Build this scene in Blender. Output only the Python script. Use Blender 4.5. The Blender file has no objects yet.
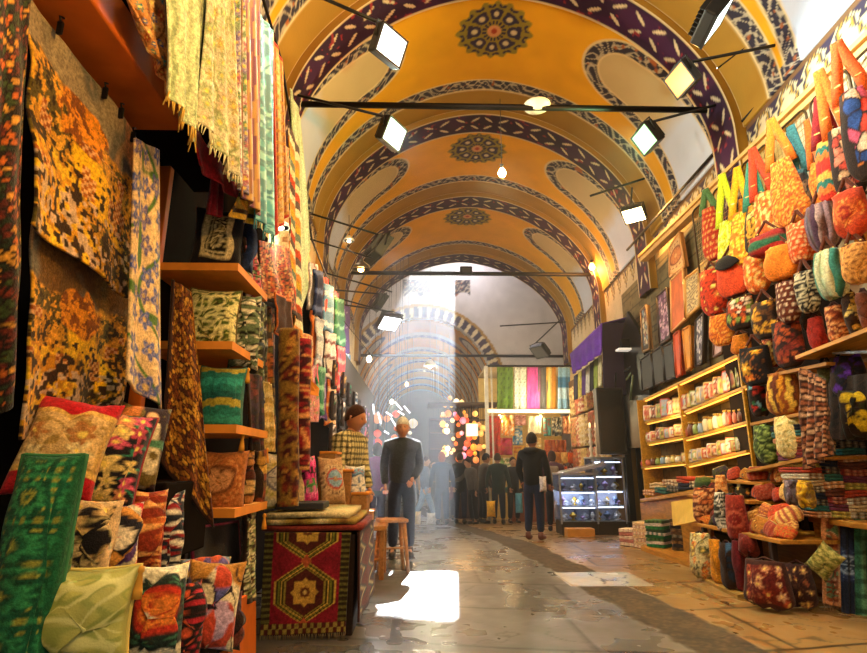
import bpy, bmesh, math, random
import numpy as np
from mathutils import Vector, Matrix

sc = bpy.context.scene
col = sc.collection
PI = math.pi

# ------------------------------------------------------------------ camera
F = 552.0
CZ = 1.18
TH = math.radians(14.1)
YW = math.radians(1.35)
cd = bpy.data.cameras.new('camera')
cd.sensor_width = 36.0
cd.lens = F / 867.0 * 36.0
cd.clip_start = 0.05
cam = bpy.data.objects.new('camera', cd)
col.objects.link(cam)
cam.location = (0, 0, CZ)
cam.rotation_euler = (PI / 2 + TH, 0, -YW)
sc.camera = cam

# ------------------------------------------------------------------ world, sun, exposure
w = bpy.data.worlds.new('sky')
sc.world = w
w.use_nodes = True
bg = w.node_tree.nodes['Background']
bg.inputs[0].default_value = (1.0, 0.86, 0.66, 1)
bg.inputs[1].default_value = 0.55
SUN_DIR = Vector((-0.95, -13.4, -8.35)).normalized()
sd = bpy.data.lights.new('sun', 'SUN')
sd.energy = 80
sd.angle = math.radians(0.6)
sd.color = (0.93, 0.97, 1.0)
sun = bpy.data.objects.new('sun', sd)
col.objects.link(sun)
sun.location = (0, 30, 20)
sun.rotation_euler = SUN_DIR.to_track_quat('-Z', 'Y').to_euler()
sc.view_settings.view_transform = 'Standard'
sc.view_settings.look = 'None'
sc.view_settings.gamma = 1
sc.view_settings.exposure = 0.0
sc.view_settings.use_curve_mapping = False
sc.cycles.max_bounces = 6
sc.cycles.diffuse_bounces = 3
sc.cycles.glossy_bounces = 3
sc.cycles.transmission_bounces = 4
sc.cycles.volume_bounces = 0
sc.cycles.transparent_max_bounces = 8
sc.cycles.sample_clamp_indirect = 4

# ------------------------------------------------------------------ picture <-> place
R_ = np.array([math.cos(YW), -math.sin(YW), 0])
FH = np.array([math.sin(YW), math.cos(YW), 0])
UZ = np.array([0, 0, 1.0])
FW = math.cos(TH) * FH + math.sin(TH) * UZ
UP = -math.sin(TH) * FH + math.cos(TH) * UZ
C0 = np.array([0, 0, CZ])


def ray(px, py):
    return FW + (px - 433.5) / F * R_ + (326.5 - py) / F * UP


def AY(px, py, Y):
    d = ray(px, py)
    return C0 + d * (Y / d[1])


def AX(px, py, X):
    d = ray(px, py)
    return C0 + d * (X / d[0])


def AZ(px, py, Z=0.0):
    d = ray(px, py)
    return C0 + d * ((Z - CZ) / d[2])


def pix(p):
    v = np.asarray(p, float) - C0
    z = v @ FW
    return np.array([433.5 + F * (v @ R_) / z, 326.5 - F * (v @ UP) / z])


def fit(px, py, wpx, hpx, yaw, X=None, Y=None):
    """centre pixel and size -> bottom centre in the place, width, height in metres"""
    c = AX(px, py, X) if X is not None else AY(px, py, Y)
    d = np.array([math.cos(yaw), math.sin(yaw), 0])
    a = pix(c + d * .05) - pix(c - d * .05)
    b = pix(c + UZ * .05) - pix(c - UZ * .05)
    wm = wpx / max(abs(a[0]), .3) * .1
    hm = hpx / abs(b[1]) * .1
    return c - UZ * hm / 2, wm, hm


# ------------------------------------------------------------------ colours and painters
def lin(c):
    if isinstance(c, str):
        c = c.lstrip('#')
        c = [int(c[i:i + 2], 16) / 255 for i in (0, 2, 4)]
    return np.array([x / 12.92 if x <= .04045 else ((x + .055) / 1.055) ** 2.4 for x in c])


def vn(u, v, f, seed=0):
    """smooth value noise 0..1"""
    x = u * f + seed * 17.13
    y = v * f + seed * 9.71
    xi = np.floor(x).astype(int)
    yi = np.floor(y).astype(int)
    xf = x - xi
    yf = y - yi
    xf = xf * xf * (3 - 2 * xf)
    yf = yf * yf * (3 - 2 * yf)

    def h(a, b):
        n = (a * 374761393 + b * 668265263 + seed * 1013904223) & 0x7fffffff
        n = ((n ^ (n >> 13)) * 1274126177) & 0x7fffffff
        return (n ^ (n >> 16)) % 10007 / 10007.0
    return (h(xi, yi) * (1 - xf) + h(xi + 1, yi) * xf) * (1 - yf) + (h(xi, yi + 1) * (1 - xf) + h(xi + 1, yi + 1) * xf) * yf


def put(C, m, c):
    m = np.clip(m, 0, 1)[..., None]
    return C * (1 - m) + np.asarray(c) * m


def base(u, c, seed=0, v=None, var=.18):
    C = np.ones(u.shape + (3,)) * lin(c)
    if v is not None:
        C = C * (1 + var * (vn(u, v, 9, seed) - .5) * 2)[..., None]
    return C


def st(x, e=.08):
    return np.clip(x / e + .5, 0, 1)


def p_plain(c, seed=0, var=.15):
    return lambda u, v, a: base(u, c, seed, v, var)


def p_arab(bgc, cols, f=5, seed=0, thin=.35):
    """scrolling arabesque lines"""
    def fn(u, v, a):
        C = base(u, bgc, seed, v)
        uu = u * a
        for i, c in enumerate(cols):
            n = vn(uu, v, f * .7, seed + i * 7)
            m = vn(uu + 5, v + 3, f * .7, seed + i * 7 + 3)
            s = np.abs(np.sin((uu + .35 * n) * f * 3.1 + 2 * np.sin((v + .3 * m) * f * 3.3 + i)))
            t = np.abs(np.sin((v + .3 * m) * f * 3.7 + i * 2))
            C = put(C, st(thin - s * t, .12), lin(c))
        return C
    return fn


def p_flor(bgc, cols, n=14, r=.12, seed=0, stem='#3c6b2e', petals=6, core='#f0d060'):
    def fn(u, v, a):
        rg = random.Random(seed)
        C = base(u, bgc, seed, v)
        uu = u * a
        if stem:
            s = np.abs(np.sin(uu * 9 + 2.2 * np.sin(v * 7 + seed)))
            C = put(C, st(.13 - s, .1), lin(stem))
            k = vn(uu, v, 14, seed)
            C = put(C, st(k - .8, .06), lin(stem))
        k = max(1, int(math.sqrt(n / max(a, .01))))
        rows = max(1, round(n / max(1, round(k * a))))
        cs = max(1, round(k * a))
        for i in range(cs):
            for j in range(rows):
                x = (i + .5 + rg.uniform(-.25, .25)) / cs * a
                y = (j + .5 + rg.uniform(-.25, .25)) / rows
                rr = r * rg.uniform(.7, 1.2)
                c = rg.choice(cols)
                d = np.hypot(uu - x, v - y)
                th = np.arctan2(v - y, uu - x)
                e = rr * (.78 + .22 * np.cos(petals * th + i))
                C = put(C, st(e - d, rr * .2), lin(c))
                C = put(C, st(rr * .05 - np.abs(d - e * .6), rr * .12) * .5, lin(bgc))
                C = put(C, st(rr * .26 - d, rr * .12), lin(core))
        return C
    return fn


def p_med(bgc, ring, cen, petals=8, R=.36, seed=0, field='#202020', leaf='#4c6a30'):
    """a round sunburst medallion in a bordered field"""
    def fn(u, v, a):
        C = base(u, bgc, seed, v)
        x = (u - .5) * a
        y = v - .5
        d = np.hypot(x, y)
        th = np.arctan2(y, x)
        k = np.abs(np.sin(th * 9)) * .05
        C = put(C, st(R * 1.45 + k - d, .02), lin(field))
        n = np.abs(np.sin(th * 9)) * np.abs(np.sin(d * 50))
        C = put(C, st(n - .55, .15) * (d > R * 1.1) * (d < R * 1.45), lin(leaf))
        C = put(C, st(R - d, .02), lin(ring))
        C = put(C, st(R * .8 - d, .02), lin(cen))
        w_ = np.abs(np.sin(th * petals / 2))
        C = put(C, st(.22 - w_, .1) * (d < R * .75), lin(ring))
        C = put(C, st(R * .2 - d, .02), lin(bgc))
        return C
    return fn


def p_str(cols, f=8, vert=True, wob=.0, seed=0):
    def fn(u, v, a):
        x = (u * a if vert else v) + wob * np.sin((v if vert else u) * 20)
        k = np.floor(x * f).astype(int) % len(cols)
        L = np.array([lin(c) for c in cols])
        C = L[k]
        return C * (1 + .25 * (vn(u, v, 30, seed) - .5))[..., None]
    return fn


def p_cell(cols, f=7, seed=0, edge='#2a1a10', ew=.06):
    """irregular patchwork of small motifs"""
    def fn(u, v, a):
        x = u * a * f
        y = v * f
        rg = np.random.RandomState(seed + 5)
        nx, ny = int(a * f) + 3, int(f) + 3
        px = rg.rand(nx, ny)
        py = rg.rand(nx, ny)
        ci = rg.randint(0, len(cols), (nx, ny))
        best = np.full(u.shape, 9.)
        sec = np.full(u.shape, 9.)
        idx = np.zeros(u.shape, int)
        xi = np.floor(x).astype(int)
        yi = np.floor(y).astype(int)
        for di in (-1, 0, 1):
            for dj in (-1, 0, 1):
                a_ = np.clip(xi + di, 0, nx - 1)
                b_ = np.clip(yi + dj, 0, ny - 1)
                d = np.hypot(a_ + px[a_, b_] - x, b_ + py[a_, b_] - y)
                m = d < best
                sec = np.where(m, best, np.minimum(sec, d))
                idx = np.where(m, ci[a_, b_], idx)
                best = np.where(m, d, best)
        L = np.array([lin(c) for c in cols])
        C = L[idx] * (1.1 - .5 * np.clip(best, 0, 1))[..., None]
        return put(C, st(ew * 2 - (sec - best), .08), lin(edge))
    return fn


def p_dots(bgc, fg, f=10, r=.3, seed=0):
    def fn(u, v, a):
        C = base(u, bgc, seed, v)
        x = u * a * f
        y = v * f
        x = x + .5 * (np.floor(y) % 2)
        d = np.hypot(x % 1 - .5, y % 1 - .5)
        L = [lin(c) for c in (fg if isinstance(fg, (list, tuple)) else [fg])]
        k = ((np.floor(x) * 3 + np.floor(y) * 5).astype(int)) % len(L)
        for i, c in enumerate(L):
            C = put(C, st(r - d, .1) * (k == i), c)
        return C
    return fn


def p_chk(bgc, l1, f=9, wd=.18, l2=None):
    def fn(u, v, a):
        C = base(u, bgc, 3, v)
        C = put(C, st(wd - np.abs((u * a * f) % 1 - .5), .1), lin(l1))
        C = put(C, st(wd - np.abs((v * f) % 1 - .5), .1) * .8, lin(l2 or l1))
        return C
    return fn


def p_kilim(bgc, bands, field, seed=0, f=3):
    """stacked hexagons and stepped diamonds"""
    def fn(u, v, a):
        C = base(u, bgc, seed, v, .25)
        x = np.abs(u - .5) * 2
        y = (v * f) % 1
        d = x * .8 + np.abs(y - .5) * 1.1
        d = np.floor(d * 14) / 14
        for i, c in enumerate(bands):
            lo = .95 - i * .13
            C = put(C, ((d < lo) & (d >= lo - .13)).astype(float), lin(c))
        C = put(C, (d < .95 - len(bands) * .13).astype(float), lin(field))
        e = (x > .82)
        C = np.where(e[..., None], lin(bands[0]) * (.5 + .6 * (np.sin(v * 90) > 0))[..., None], C)
        return C
    return fn


def p_border(fn0, c, wd=.08, c2=None):
    def fn(u, v, a):
        C = fn0(u, v, a)
        e = np.minimum(np.minimum(u, 1 - u) * a, np.minimum(v, 1 - v))
        C = put(C, st(wd - e, .01), lin(c))
        if c2:
            k = np.sin((u * a + v) * 60) > 0
            C = put(C, ((e < wd * .7) & (e > wd * .3) & k).astype(float), lin(c2))
        return C
    return fn


def p_hex(a_=1):
    """two long hexagons with eight-pointed stars, as on the front kilim"""
    def fn(u, v, a):
        C = base(u, '#7a1422', 2, v, .25)
        x = np.abs(u - .5)
        per = .62
        t = (v - .40 + per / 2) % per - per / 2
        h = np.clip(.36 - np.maximum(np.abs(t) - .11, 0) * 1.75, .03, .36)
        d = h - x
        C = put(C, (d > 0).astype(float), lin('#33300f') * (.7 + .6 * vn(u, v, 30, 2))[..., None])
        for k, c in ((.0, '#b8963a'), (.045, '#6a6a20'), (.075, '#c9a440'), (.12, '#8a7a2c')):
            C = put(C, ((d > k) & (d < k + .022)).astype(float), lin(c))
        C = put(C, ((d > .145)).astype(float), lin('#4a1c14'))
        y = t * 1.15
        s8 = np.minimum(np.maximum(x, np.abs(y)), (x + np.abs(y)) * .7071 * 1.08)
        C = put(C, st(.125 - s8, .01), lin('#b8903a'))
        C = put(C, st(.05 - s8, .01), lin('#5a2c18'))
        C = put(C, st(.02 - s8, .01), lin('#d8b860'))
        t2 = (v - .09 + per / 2) % per - per / 2
        s2 = x * 1.1 + np.abs(t2)
        C = put(C, (s2 < .07).astype(float), lin('#a8502c'))
        e = v < .10
        C = np.where(e[..., None], np.where((np.sin(u * 70) * np.sin(v * 60) > 0)[..., None], lin('#8a7a34'), lin('#4a1c14')), C)
        e = (x > .40) & (v >= .10)
        C = np.where(e[..., None], np.where((np.sin(v * 110) > .2)[..., None], lin('#5a5424'), lin('#2c240e')), C)
        return C
    return fn


def p_tile(bgc, fg, fg2, f=5, rays=12):
    """square panels each holding a rayed rosette"""
    def fn(u, v, a):
        C = base(u, bgc, 3, v, .3)
        x, y = (u * a * f) % 1 - .5, (v * f) % 1 - .5
        d = np.hypot(x, y)
        th = np.arctan2(y, x)
        C = put(C, st(.34 + .05 * np.cos(rays * th) - d, .05), lin(fg))
        C = put(C, st(.24 - d, .04), lin(bgc))
        C = put(C, st(.15 + .03 * np.cos(rays * th) - d, .05), lin(fg2))
        C = put(C, st(.06 - d, .04), lin(bgc))
        C = put(C, st(np.maximum(np.abs(x), np.abs(y)) - .46, .03), lin(fg))
        k = np.abs(np.sin(u * a * f * 14) * np.sin(v * f * 14))
        return put(C, st(k - .75, .2) * (d > .4), lin(fg2))
    return fn


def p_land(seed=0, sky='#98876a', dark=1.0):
    """woven landscape: clouds, trees, village, river"""
    def fn(u, v, a):
        x = u * a
        C = base(u, sky, seed, v)
        cl = vn(x, v, 4, seed + 1) * .6 + vn(x, v, 9, seed + 2) * .4
        C = put(C, st(cl - .5, .1) * (v > .6), lin('#6a6458'))
        C = put(C, st(cl - .68, .1) * (v > .6), lin('#dd9a5c'))
        edge = .62 + .2 * vn(x, v * 0, 3, seed + 4) + .05 * vn(x, v, 18, seed)
        g = vn(x, v, 11, seed + 3) * .5 + vn(x, v, 27, seed + 31) * .3 + vn(x, v, 60, seed + 32) * .2
        h = vn(x, v, 19, seed + 8) * .4 + vn(x, v, 45, seed + 38) * .35 + vn(x, v, 80, seed + 39) * .25
        tr = np.where((g > .5)[..., None], lin('#b8801c'), lin('#5a4c1c'))
        tr = np.where((h > .53)[..., None], lin('#e0a02c'), tr)
        tr = np.where((h < .34)[..., None], lin('#2c1c0c'), tr)
        C = put(C, st(edge - v, .03), tr)
        riv = np.abs(x - .45 * a - .25 * np.sin(v * 6 + seed))
        m = st(.16 + .1 * (1 - v) - riv, .05) * (v < .45)
        mead = np.hypot((x - .62 * a) / (.26 * a), (v - .42 + .5 * (x / a - .62)) / .13) + .5 * (vn(x, v, 14, seed + 40) - .5)
        C = put(C, st(1 - mead, .15), lin('#f0b818') * (.8 + .4 * h)[..., None])
        tree = np.hypot((x - .45 * a) / (.2 * a), (v - .68) / .12) + .7 * (vn(x, v, 16, seed + 41) - .5)
        C = put(C, st(1 - tree, .1), np.where((h > .5)[..., None], lin('#e8901c'), lin('#8a4a14')))
        C = put(C, m, np.where((vn(x, v, 30, seed) > .5)[..., None], lin('#e6b422'), lin('#c98a1a')))
        b = (np.floor(x * 40) + np.floor(v * 52)).astype(int)
        house = (vn(np.floor(x * 22) / 22, np.floor(v * 26) / 26, 9, seed + 6) > .66) & (v > .3) & (v < .62)
        C = put(C, house * .9, np.where((b % 2 == 0)[..., None], lin('#dba46a'), lin('#9c4a1a')))
        rock = st(h * .5 + vn(x, v, 26, seed + 11) * .5 - .55, .05) * (v < .34)
        C = put(C, rock, lin('#c7a684'))
        C = put(C, st(vn(x, v, 42, seed + 12) - .62, .06) * (v < .5), lin('#33200f'))
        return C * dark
    return fn


# ------------------------------------------------------------------ materials
MATS = {}


def nodes_mat(name):
    m = bpy.data.materials.new(name)
    m.use_nodes = True
    return m, m.node_tree, m.node_tree.nodes['Principled BSDF']


def paint_mat(name, rough=.9, scale=120, bump=.25, sheen=0.0, mott=.25, spec=.3, mscale=6, fine=0.0):
    if name in MATS:
        return MATS[name]
    m, t, b = nodes_mat(name)
    n = t.nodes
    at = n.new('ShaderNodeAttribute')
    at.attribute_name = 'Col'
    tc = n.new('ShaderNodeTexCoord')
    nz = n.new('ShaderNodeTexNoise')
    nz.inputs['Scale'].default_value = mscale
    nz.inputs['Detail'].default_value = 6
    mp = n.new('ShaderNodeMapRange')
    mp.inputs[3].default_value = 1 - mott
    mp.inputs[4].default_value = 1 + mott
    mx = n.new('ShaderNodeVectorMath')
    mx.operation = 'SCALE'
    t.links.new(tc.outputs['Object'], nz.inputs['Vector'])
    t.links.new(nz.outputs['Fac'], mp.inputs[0])
    t.links.new(at.outputs['Color'], mx.inputs[0])
    t.links.new(mp.outputs[0], mx.inputs['Scale'])
    last = mx
    if fine:
        for sc_n, am in ((55, fine), (130, fine * .8)):
            n3 = n.new('ShaderNodeTexNoise')
            n3.inputs['Scale'].default_value = sc_n
            n3.inputs['Detail'].default_value = 3
            m3 = n.new('ShaderNodeMapRange')
            m3.inputs[1].default_value = .35
            m3.inputs[2].default_value = .65
            m3.inputs[3].default_value = 1 - am
            m3.inputs[4].default_value = 1 + am
            x3 = n.new('ShaderNodeVectorMath')
            x3.operation = 'SCALE'
            t.links.new(tc.outputs['Object'], n3.inputs['Vector'])
            t.links.new(n3.outputs['Fac'], m3.inputs[0])
            t.links.new(last.outputs[0], x3.inputs[0])
            t.links.new(m3.outputs[0], x3.inputs['Scale'])
            last = x3
    t.links.new(last.outputs[0], b.inputs['Base Color'])
    b.inputs['Roughness'].default_value = rough
    b.inputs['Specular IOR Level'].default_value = spec
    if bump:
        n2 = n.new('ShaderNodeTexNoise')
        n2.inputs['Scale'].default_value = scale
        t.links.new(tc.outputs['Object'], n2.inputs['Vector'])
        bp = n.new('ShaderNodeBump')
        bp.inputs['Strength'].default_value = bump
        bp.inputs['Distance'].default_value = .01
        t.links.new(n2.outputs['Fac'], bp.inputs['Height'])
        t.links.new(bp.outputs[0], b.inputs['Normal'])
    if sheen:
        b.inputs['Sheen Weight'].default_value = sheen
    MATS[name] = m
    return m


def mat(c, rough=.6, metal=0.0, emit=0.0, ecol=None, mott=.12, spec=.5, trans=0, bump=0, scale=8):
    key = (spec, str(c), rough, metal, emit, str(ecol), mott, trans, bump, scale)
    if key in MATS:
        return MATS[key]
    m, t, b = nodes_mat('tone_%d' % len(MATS))
    l = lin(c)
    b.inputs['Base Color'].default_value = (*l, 1)
    b.inputs['Roughness'].default_value = rough
    b.inputs['Metallic'].default_value = metal
    b.inputs['Specular IOR Level'].default_value = spec
    if trans:
        b.inputs['Transmission Weight'].default_value = trans
        b.inputs['IOR'].default_value = 1.15
    if emit:
        b.inputs['Emission Color'].default_value = (*lin(ecol or c), 1)
        b.inputs['Emission Strength'].default_value = emit
    elif mott and not trans:
        n = t.nodes
        tc = n.new('ShaderNodeTexCoord')
        nz = n.new('ShaderNodeTexNoise')
        nz.inputs['Scale'].default_value = scale
        nz.inputs['Detail'].default_value = 5
        cr = n.new('ShaderNodeValToRGB')
        cr.color_ramp.elements[0].position = .3
        cr.color_ramp.elements[1].position = .7
        cr.color_ramp.elements[0].color = (*(l * (1 - mott)), 1)
        cr.color_ramp.elements[1].color = (*np.clip(l * (1 + mott), 0, 1), 1)
        t.links.new(tc.outputs['Object'], nz.inputs['Vector'])
        t.links.new(nz.outputs['Fac'], cr.inputs[0])
        t.links.new(cr.outputs[0], b.inputs['Base Color'])
        if bump:
            bp = n.new('ShaderNodeBump')
            bp.inputs['Strength'].default_value = bump
            bp.inputs['Distance'].default_value = .02
            t.links.new(nz.outputs['Fac'], bp.inputs['Height'])
            t.links.new(bp.outputs[0], b.inputs['Normal'])
    MATS[key] = m
    return m


def wood(c, rough=.45, scale=3.0):
    key = ('wood', c, rough, scale)
    if key in MATS:
        return MATS[key]
    m, t, b = nodes_mat('wood_grain')
    n = t.nodes
    l = lin(c)
    tc = n.new('ShaderNodeTexCoord')
    mp = n.new('ShaderNodeMapping')
    mp.inputs['Scale'].default_value = (9, 1.2, 9)
    nz = n.new('ShaderNodeTexNoise')
    nz.inputs['Scale'].default_value = scale
    nz.inputs['Detail'].default_value = 8
    nz.inputs['Distortion'].default_value = 1.2
    cr = n.new('ShaderNodeValToRGB')
    cr.color_ramp.elements[0].position = .3
    cr.color_ramp.elements[1].position = .75
    cr.color_ramp.elements[0].color = (*(l * .55), 1)
    cr.color_ramp.elements[1].color = (*np.clip(l * 1.25, 0, 1), 1)
    t.links.new(tc.outputs['Object'], mp.inputs[0])
    t.links.new(mp.outputs[0], nz.inputs['Vector'])
    t.links.new(nz.outputs['Fac'], cr.inputs[0])
    t.links.new(cr.outputs[0], b.inputs['Base Color'])
    b.inputs['Roughness'].default_value = rough
    b.inputs['Specular IOR Level'].default_value = .25
    MATS[key] = m
    return m


def CLOTH():
    return paint_mat('woven_cloth', .92, 140, .35, .1, .2, .2, 6, .26)


def SILK():
    return paint_mat('satin_cloth', .5, 160, .15, .1, .15, .5)


def PLASTER():
    return paint_mat('painted_plaster', .75, 30, .15, 0, .16, .3, 1.4)


def PAPER():
    return paint_mat('printed_card', .5, 60, .05, 0, .05, .4)


# ------------------------------------------------------------------ mesh makers
def tag(o, label, cat, group=None, kind=None):
    if label:
        o['label'] = label
    if cat:
        o['category'] = cat
    if group:
        o['group'] = group
    if kind:
        o['kind'] = kind
    return o


def put_obj(name, me, m=None, parent=None, loc=None):
    o = bpy.data.objects.new(name, me)
    col.objects.link(o)
    if m is not None and me is not None and not me.materials:
        me.materials.append(m)
    if parent is not None:
        o.parent = parent
    if loc is not None:
        o.location = loc
    return o


def thing(name, label, cat, loc=(0, 0, 0), rz=0, group=None, kind=None, rx=0, ry=0):
    o = bpy.data.objects.new(name, None)
    col.objects.link(o)
    o.empty_display_size = .1
    o.location = loc
    o.rotation_euler = (rx, ry, rz)
    return tag(o, label, cat, group, kind)


def mesh_np(name, V, Fq, C=None, smooth=True):
    me = bpy.data.meshes.new(name)
    V = np.asarray(V, np.float32).reshape(-1, 3)
    Fq = np.asarray(Fq, np.int32)
    k = Fq.shape[1]
    me.vertices.add(len(V))
    me.vertices.foreach_set('co', V.ravel())
    me.loops.add(Fq.size)
    me.loops.foreach_set('vertex_index', Fq.ravel())
    me.polygons.add(len(Fq))
    me.polygons.foreach_set('loop_start', np.arange(0, Fq.size, k, dtype=np.int32))
    me.polygons.foreach_set('loop_total', np.full(len(Fq), k, np.int32))
    me.polygons.foreach_set('use_smooth', np.full(len(Fq), smooth))
    me.update(calc_edges=True)
    if C is not None:
        C = np.asarray(C, np.float32).reshape(-1, 3)
        a = me.color_attributes.new('Col', 'FLOAT_COLOR', 'POINT')
        a.data.foreach_set('color', np.c_[np.clip(C, 0, 1), np.ones(len(C))].astype(np.float32).ravel())
    me.validate()
    return me


def gridF(nv, nu, off=0, flip=False):
    i = np.arange(nv * nu).reshape(nv, nu) + off
    q = np.stack([i[:-1, :-1], i[:-1, 1:], i[1:, 1:], i[1:, :-1]], -1).reshape(-1, 4)
    return q[:, ::-1] if flip else q


def slab(P, C, T, name='cloth'):
    """closed sheet with thickness field T around the surface P"""
    nv, nu = P.shape[:2]
    du = np.gradient(P, axis=1)
    dv = np.gradient(P, axis=0)
    N = np.cross(du, dv)
    N /= np.maximum(np.linalg.norm(N, axis=-1, keepdims=True), 1e-9)
    T = (np.zeros((nv, nu)) + T)[..., None] / 2
    V = np.concatenate([(P + N * T).reshape(-1, 3), (P - N * T).reshape(-1, 3)])
    o = nv * nu
    ring = np.concatenate([np.arange(nu), np.arange(1, nv) * nu + nu - 1, (nv - 1) * nu + np.arange(nu - 2, -1, -1), np.arange(nv - 2, 0, -1) * nu])
    r2 = np.roll(ring, -1)
    side = np.stack([ring, ring + o, r2 + o, r2], -1)
    Fq = np.concatenate([gridF(nv, nu), gridF(nv, nu, o, True), side])
    Cc = np.concatenate([C.reshape(-1, 3)] * 2)
    return mesh_np(name, V, Fq, Cc)


def uv(nu, nv):
    return np.meshgrid(np.linspace(0, 1, nu), np.linspace(0, 1, nv))


def tube_vf(pts, r, n=8):
    pts = [Vector(p) for p in pts]
    V = []
    prev = None
    for i, p in enumerate(pts):
        t = (pts[min(i + 1, len(pts) - 1)] - pts[max(i - 1, 0)]).normalized()
        if prev is None:
            a = Vector((0, 0, 1)) if abs(t.z) < .9 else Vector((1, 0, 0))
            x = t.cross(a).normalized()
        else:
            x = (prev - t * prev.dot(t)).normalized()
        prev = x
        y = t.cross(x)
        rr = r[i] if isinstance(r, (list, tuple)) else r
        for k in range(n):
            q = 2 * PI * k / n
            V.append(p + (x * math.cos(q) + y * math.sin(q)) * rr)
    return V, n, len(pts)


class MB:
    """collects shapes into one mesh"""

    def __init__(s):
        s.bm = bmesh.new()

    def tube(s, pts, r=.01, n=8):
        V, n, L = tube_vf(pts, r, n)
        v = [s.bm.verts.new(p) for p in V]
        for i in range(L - 1):
            for k in range(n):
                f = s.bm.faces.new((v[i * n + k], v[i * n + (k + 1) % n], v[(i + 1) * n + (k + 1) % n], v[(i + 1) * n + k]))
                f.smooth = True
        s.bm.faces.new(v[:n][::-1])
        s.bm.faces.new(v[-n:])
        return s

    def box(s, c, d, bev=0.0, rot=None, seg=2):
        r = bmesh.ops.create_cube(s.bm, size=1)
        vs = r['verts']
        M = Matrix.Translation(Vector(c)) @ (rot.to_4x4() if rot is not None else Matrix.Identity(4)) @ Matrix.Diagonal((d[0], d[1], d[2], 1))
        bmesh.ops.transform(s.bm, matrix=M, verts=vs)
        if bev:
            es = list({e for v in vs for e in v.link_edges})
            bmesh.ops.bevel(s.bm, geom=es, offset=bev, segments=seg, affect='EDGES', profile=.5)
        return s

    def lathe(s, prof, c=(0, 0, 0), n=20, axis='Z'):
        rings = []
        for r, z in prof:
            ring = []
            for k in range(n):
                q = 2 * PI * k / n
                p = (r * math.cos(q), r * math.sin(q), z)
                if axis == 'Y':
                    p = (p[0], p[2], p[1])
                if axis == 'X':
                    p = (p[2], p[0], p[1])
                ring.append(s.bm.verts.new(Vector(p) + Vector(c)))
            rings.append(ring)
        for a, b in zip(rings[:-1], rings[1:]):
            for k in range(n):
                f = s.bm.faces.new((a[k], a[(k + 1) % n], b[(k + 1) % n], b[k]))
                f.smooth = True
        s.bm.faces.new(rings[0][::-1])
        s.bm.faces.new(rings[-1])
        return s

    def poly(s, pts, th, nrm):
        """an outline with thickness"""
        a = [s.bm.verts.new(Vector(p)) for p in pts]
        b = [s.bm.verts.new(Vector(p) + Vector(nrm) * th) for p in pts]
        s.bm.faces.new(a[::-1])
        s.bm.faces.new(b)
        n = len(pts)
        for k in range(n):
            s.bm.faces.new((a[k], a[(k + 1) % n], b[(k + 1) % n], b[k]))
        return s

    def build(s, name, m, parent=None, loc=None):
        bmesh.ops.recalc_face_normals(s.bm, faces=s.bm.faces)
        me = bpy.data.meshes.new(name)
        s.bm.to_mesh(me)
        s.bm.free()
        return put_obj(name, me, m, parent, loc)


ORD = ['first', 'second', 'third', 'fourth', 'fifth', 'sixth', 'seventh', 'eighth', 'ninth', 'tenth', 'eleventh', 'twelfth',
       'thirteenth', 'fourteenth', 'fifteenth', 'sixteenth', 'seventeenth', 'eighteenth', 'nineteenth', 'twentieth']
rnd = random.Random(7)

# ================================================================== the setting
def XR(Y):
    return 4.0 + .06 * (Y - 6.4)


def XL(Y):
    return -1.8 - .02 * (Y - 6.4)


def ZF(Y):
    return -.05 * np.clip(np.asarray(Y, float) - 9, 0, 12)


SPR, RISE, NP_ = 5.2, 2.58, 1.82


def prof(s, Y, off=0.0):
    th = s * PI / 2
    cx = (XL(Y) + XR(Y)) / 2
    a = (XR(Y) - XL(Y)) / 2 - off
    x = a * np.sign(np.sin(th)) * np.abs(np.sin(th)) ** (2 / NP_)
    z = (RISE - off) * np.abs(np.cos(th)) ** (2 / NP_)
    return cx + x, SPR + z


def vz(x, Y):
    """height of the vault over a point of the street"""
    if Y > 17.1:
        return 10.1
    cx, a = (XL(Y) + XR(Y)) / 2, (XR(Y) - XL(Y)) / 2
    t = min(abs(x - cx) / a, .99)
    return SPR + RISE * (1 - t ** NP_) ** (1 / NP_)


ORANGE, GOLD, CREAM, DARK = lin('#e0a012'), lin('#a07828'), lin('#dcc494'), lin('#2c2838')


def scroll(x, y, seed=0):
    """cream tendrils on slate blue"""
    n = vn(x, y, 3, seed)
    s = np.abs(np.sin(x * 15 + 2.4 * np.sin(y * 13 + 3 * n)))
    t = np.abs(np.sin(y * 15 + 2.4 * np.sin(x * 12 + 2)))
    m = st(.20 - s * t, .14)
    C = np.ones(x.shape + (3,)) * DARK
    C = put(C, m, lin('#b0a48e'))
    return put(C, st(vn(x, y, 11, seed + 2) - .86, .05), lin('#a05a30'))


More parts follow.
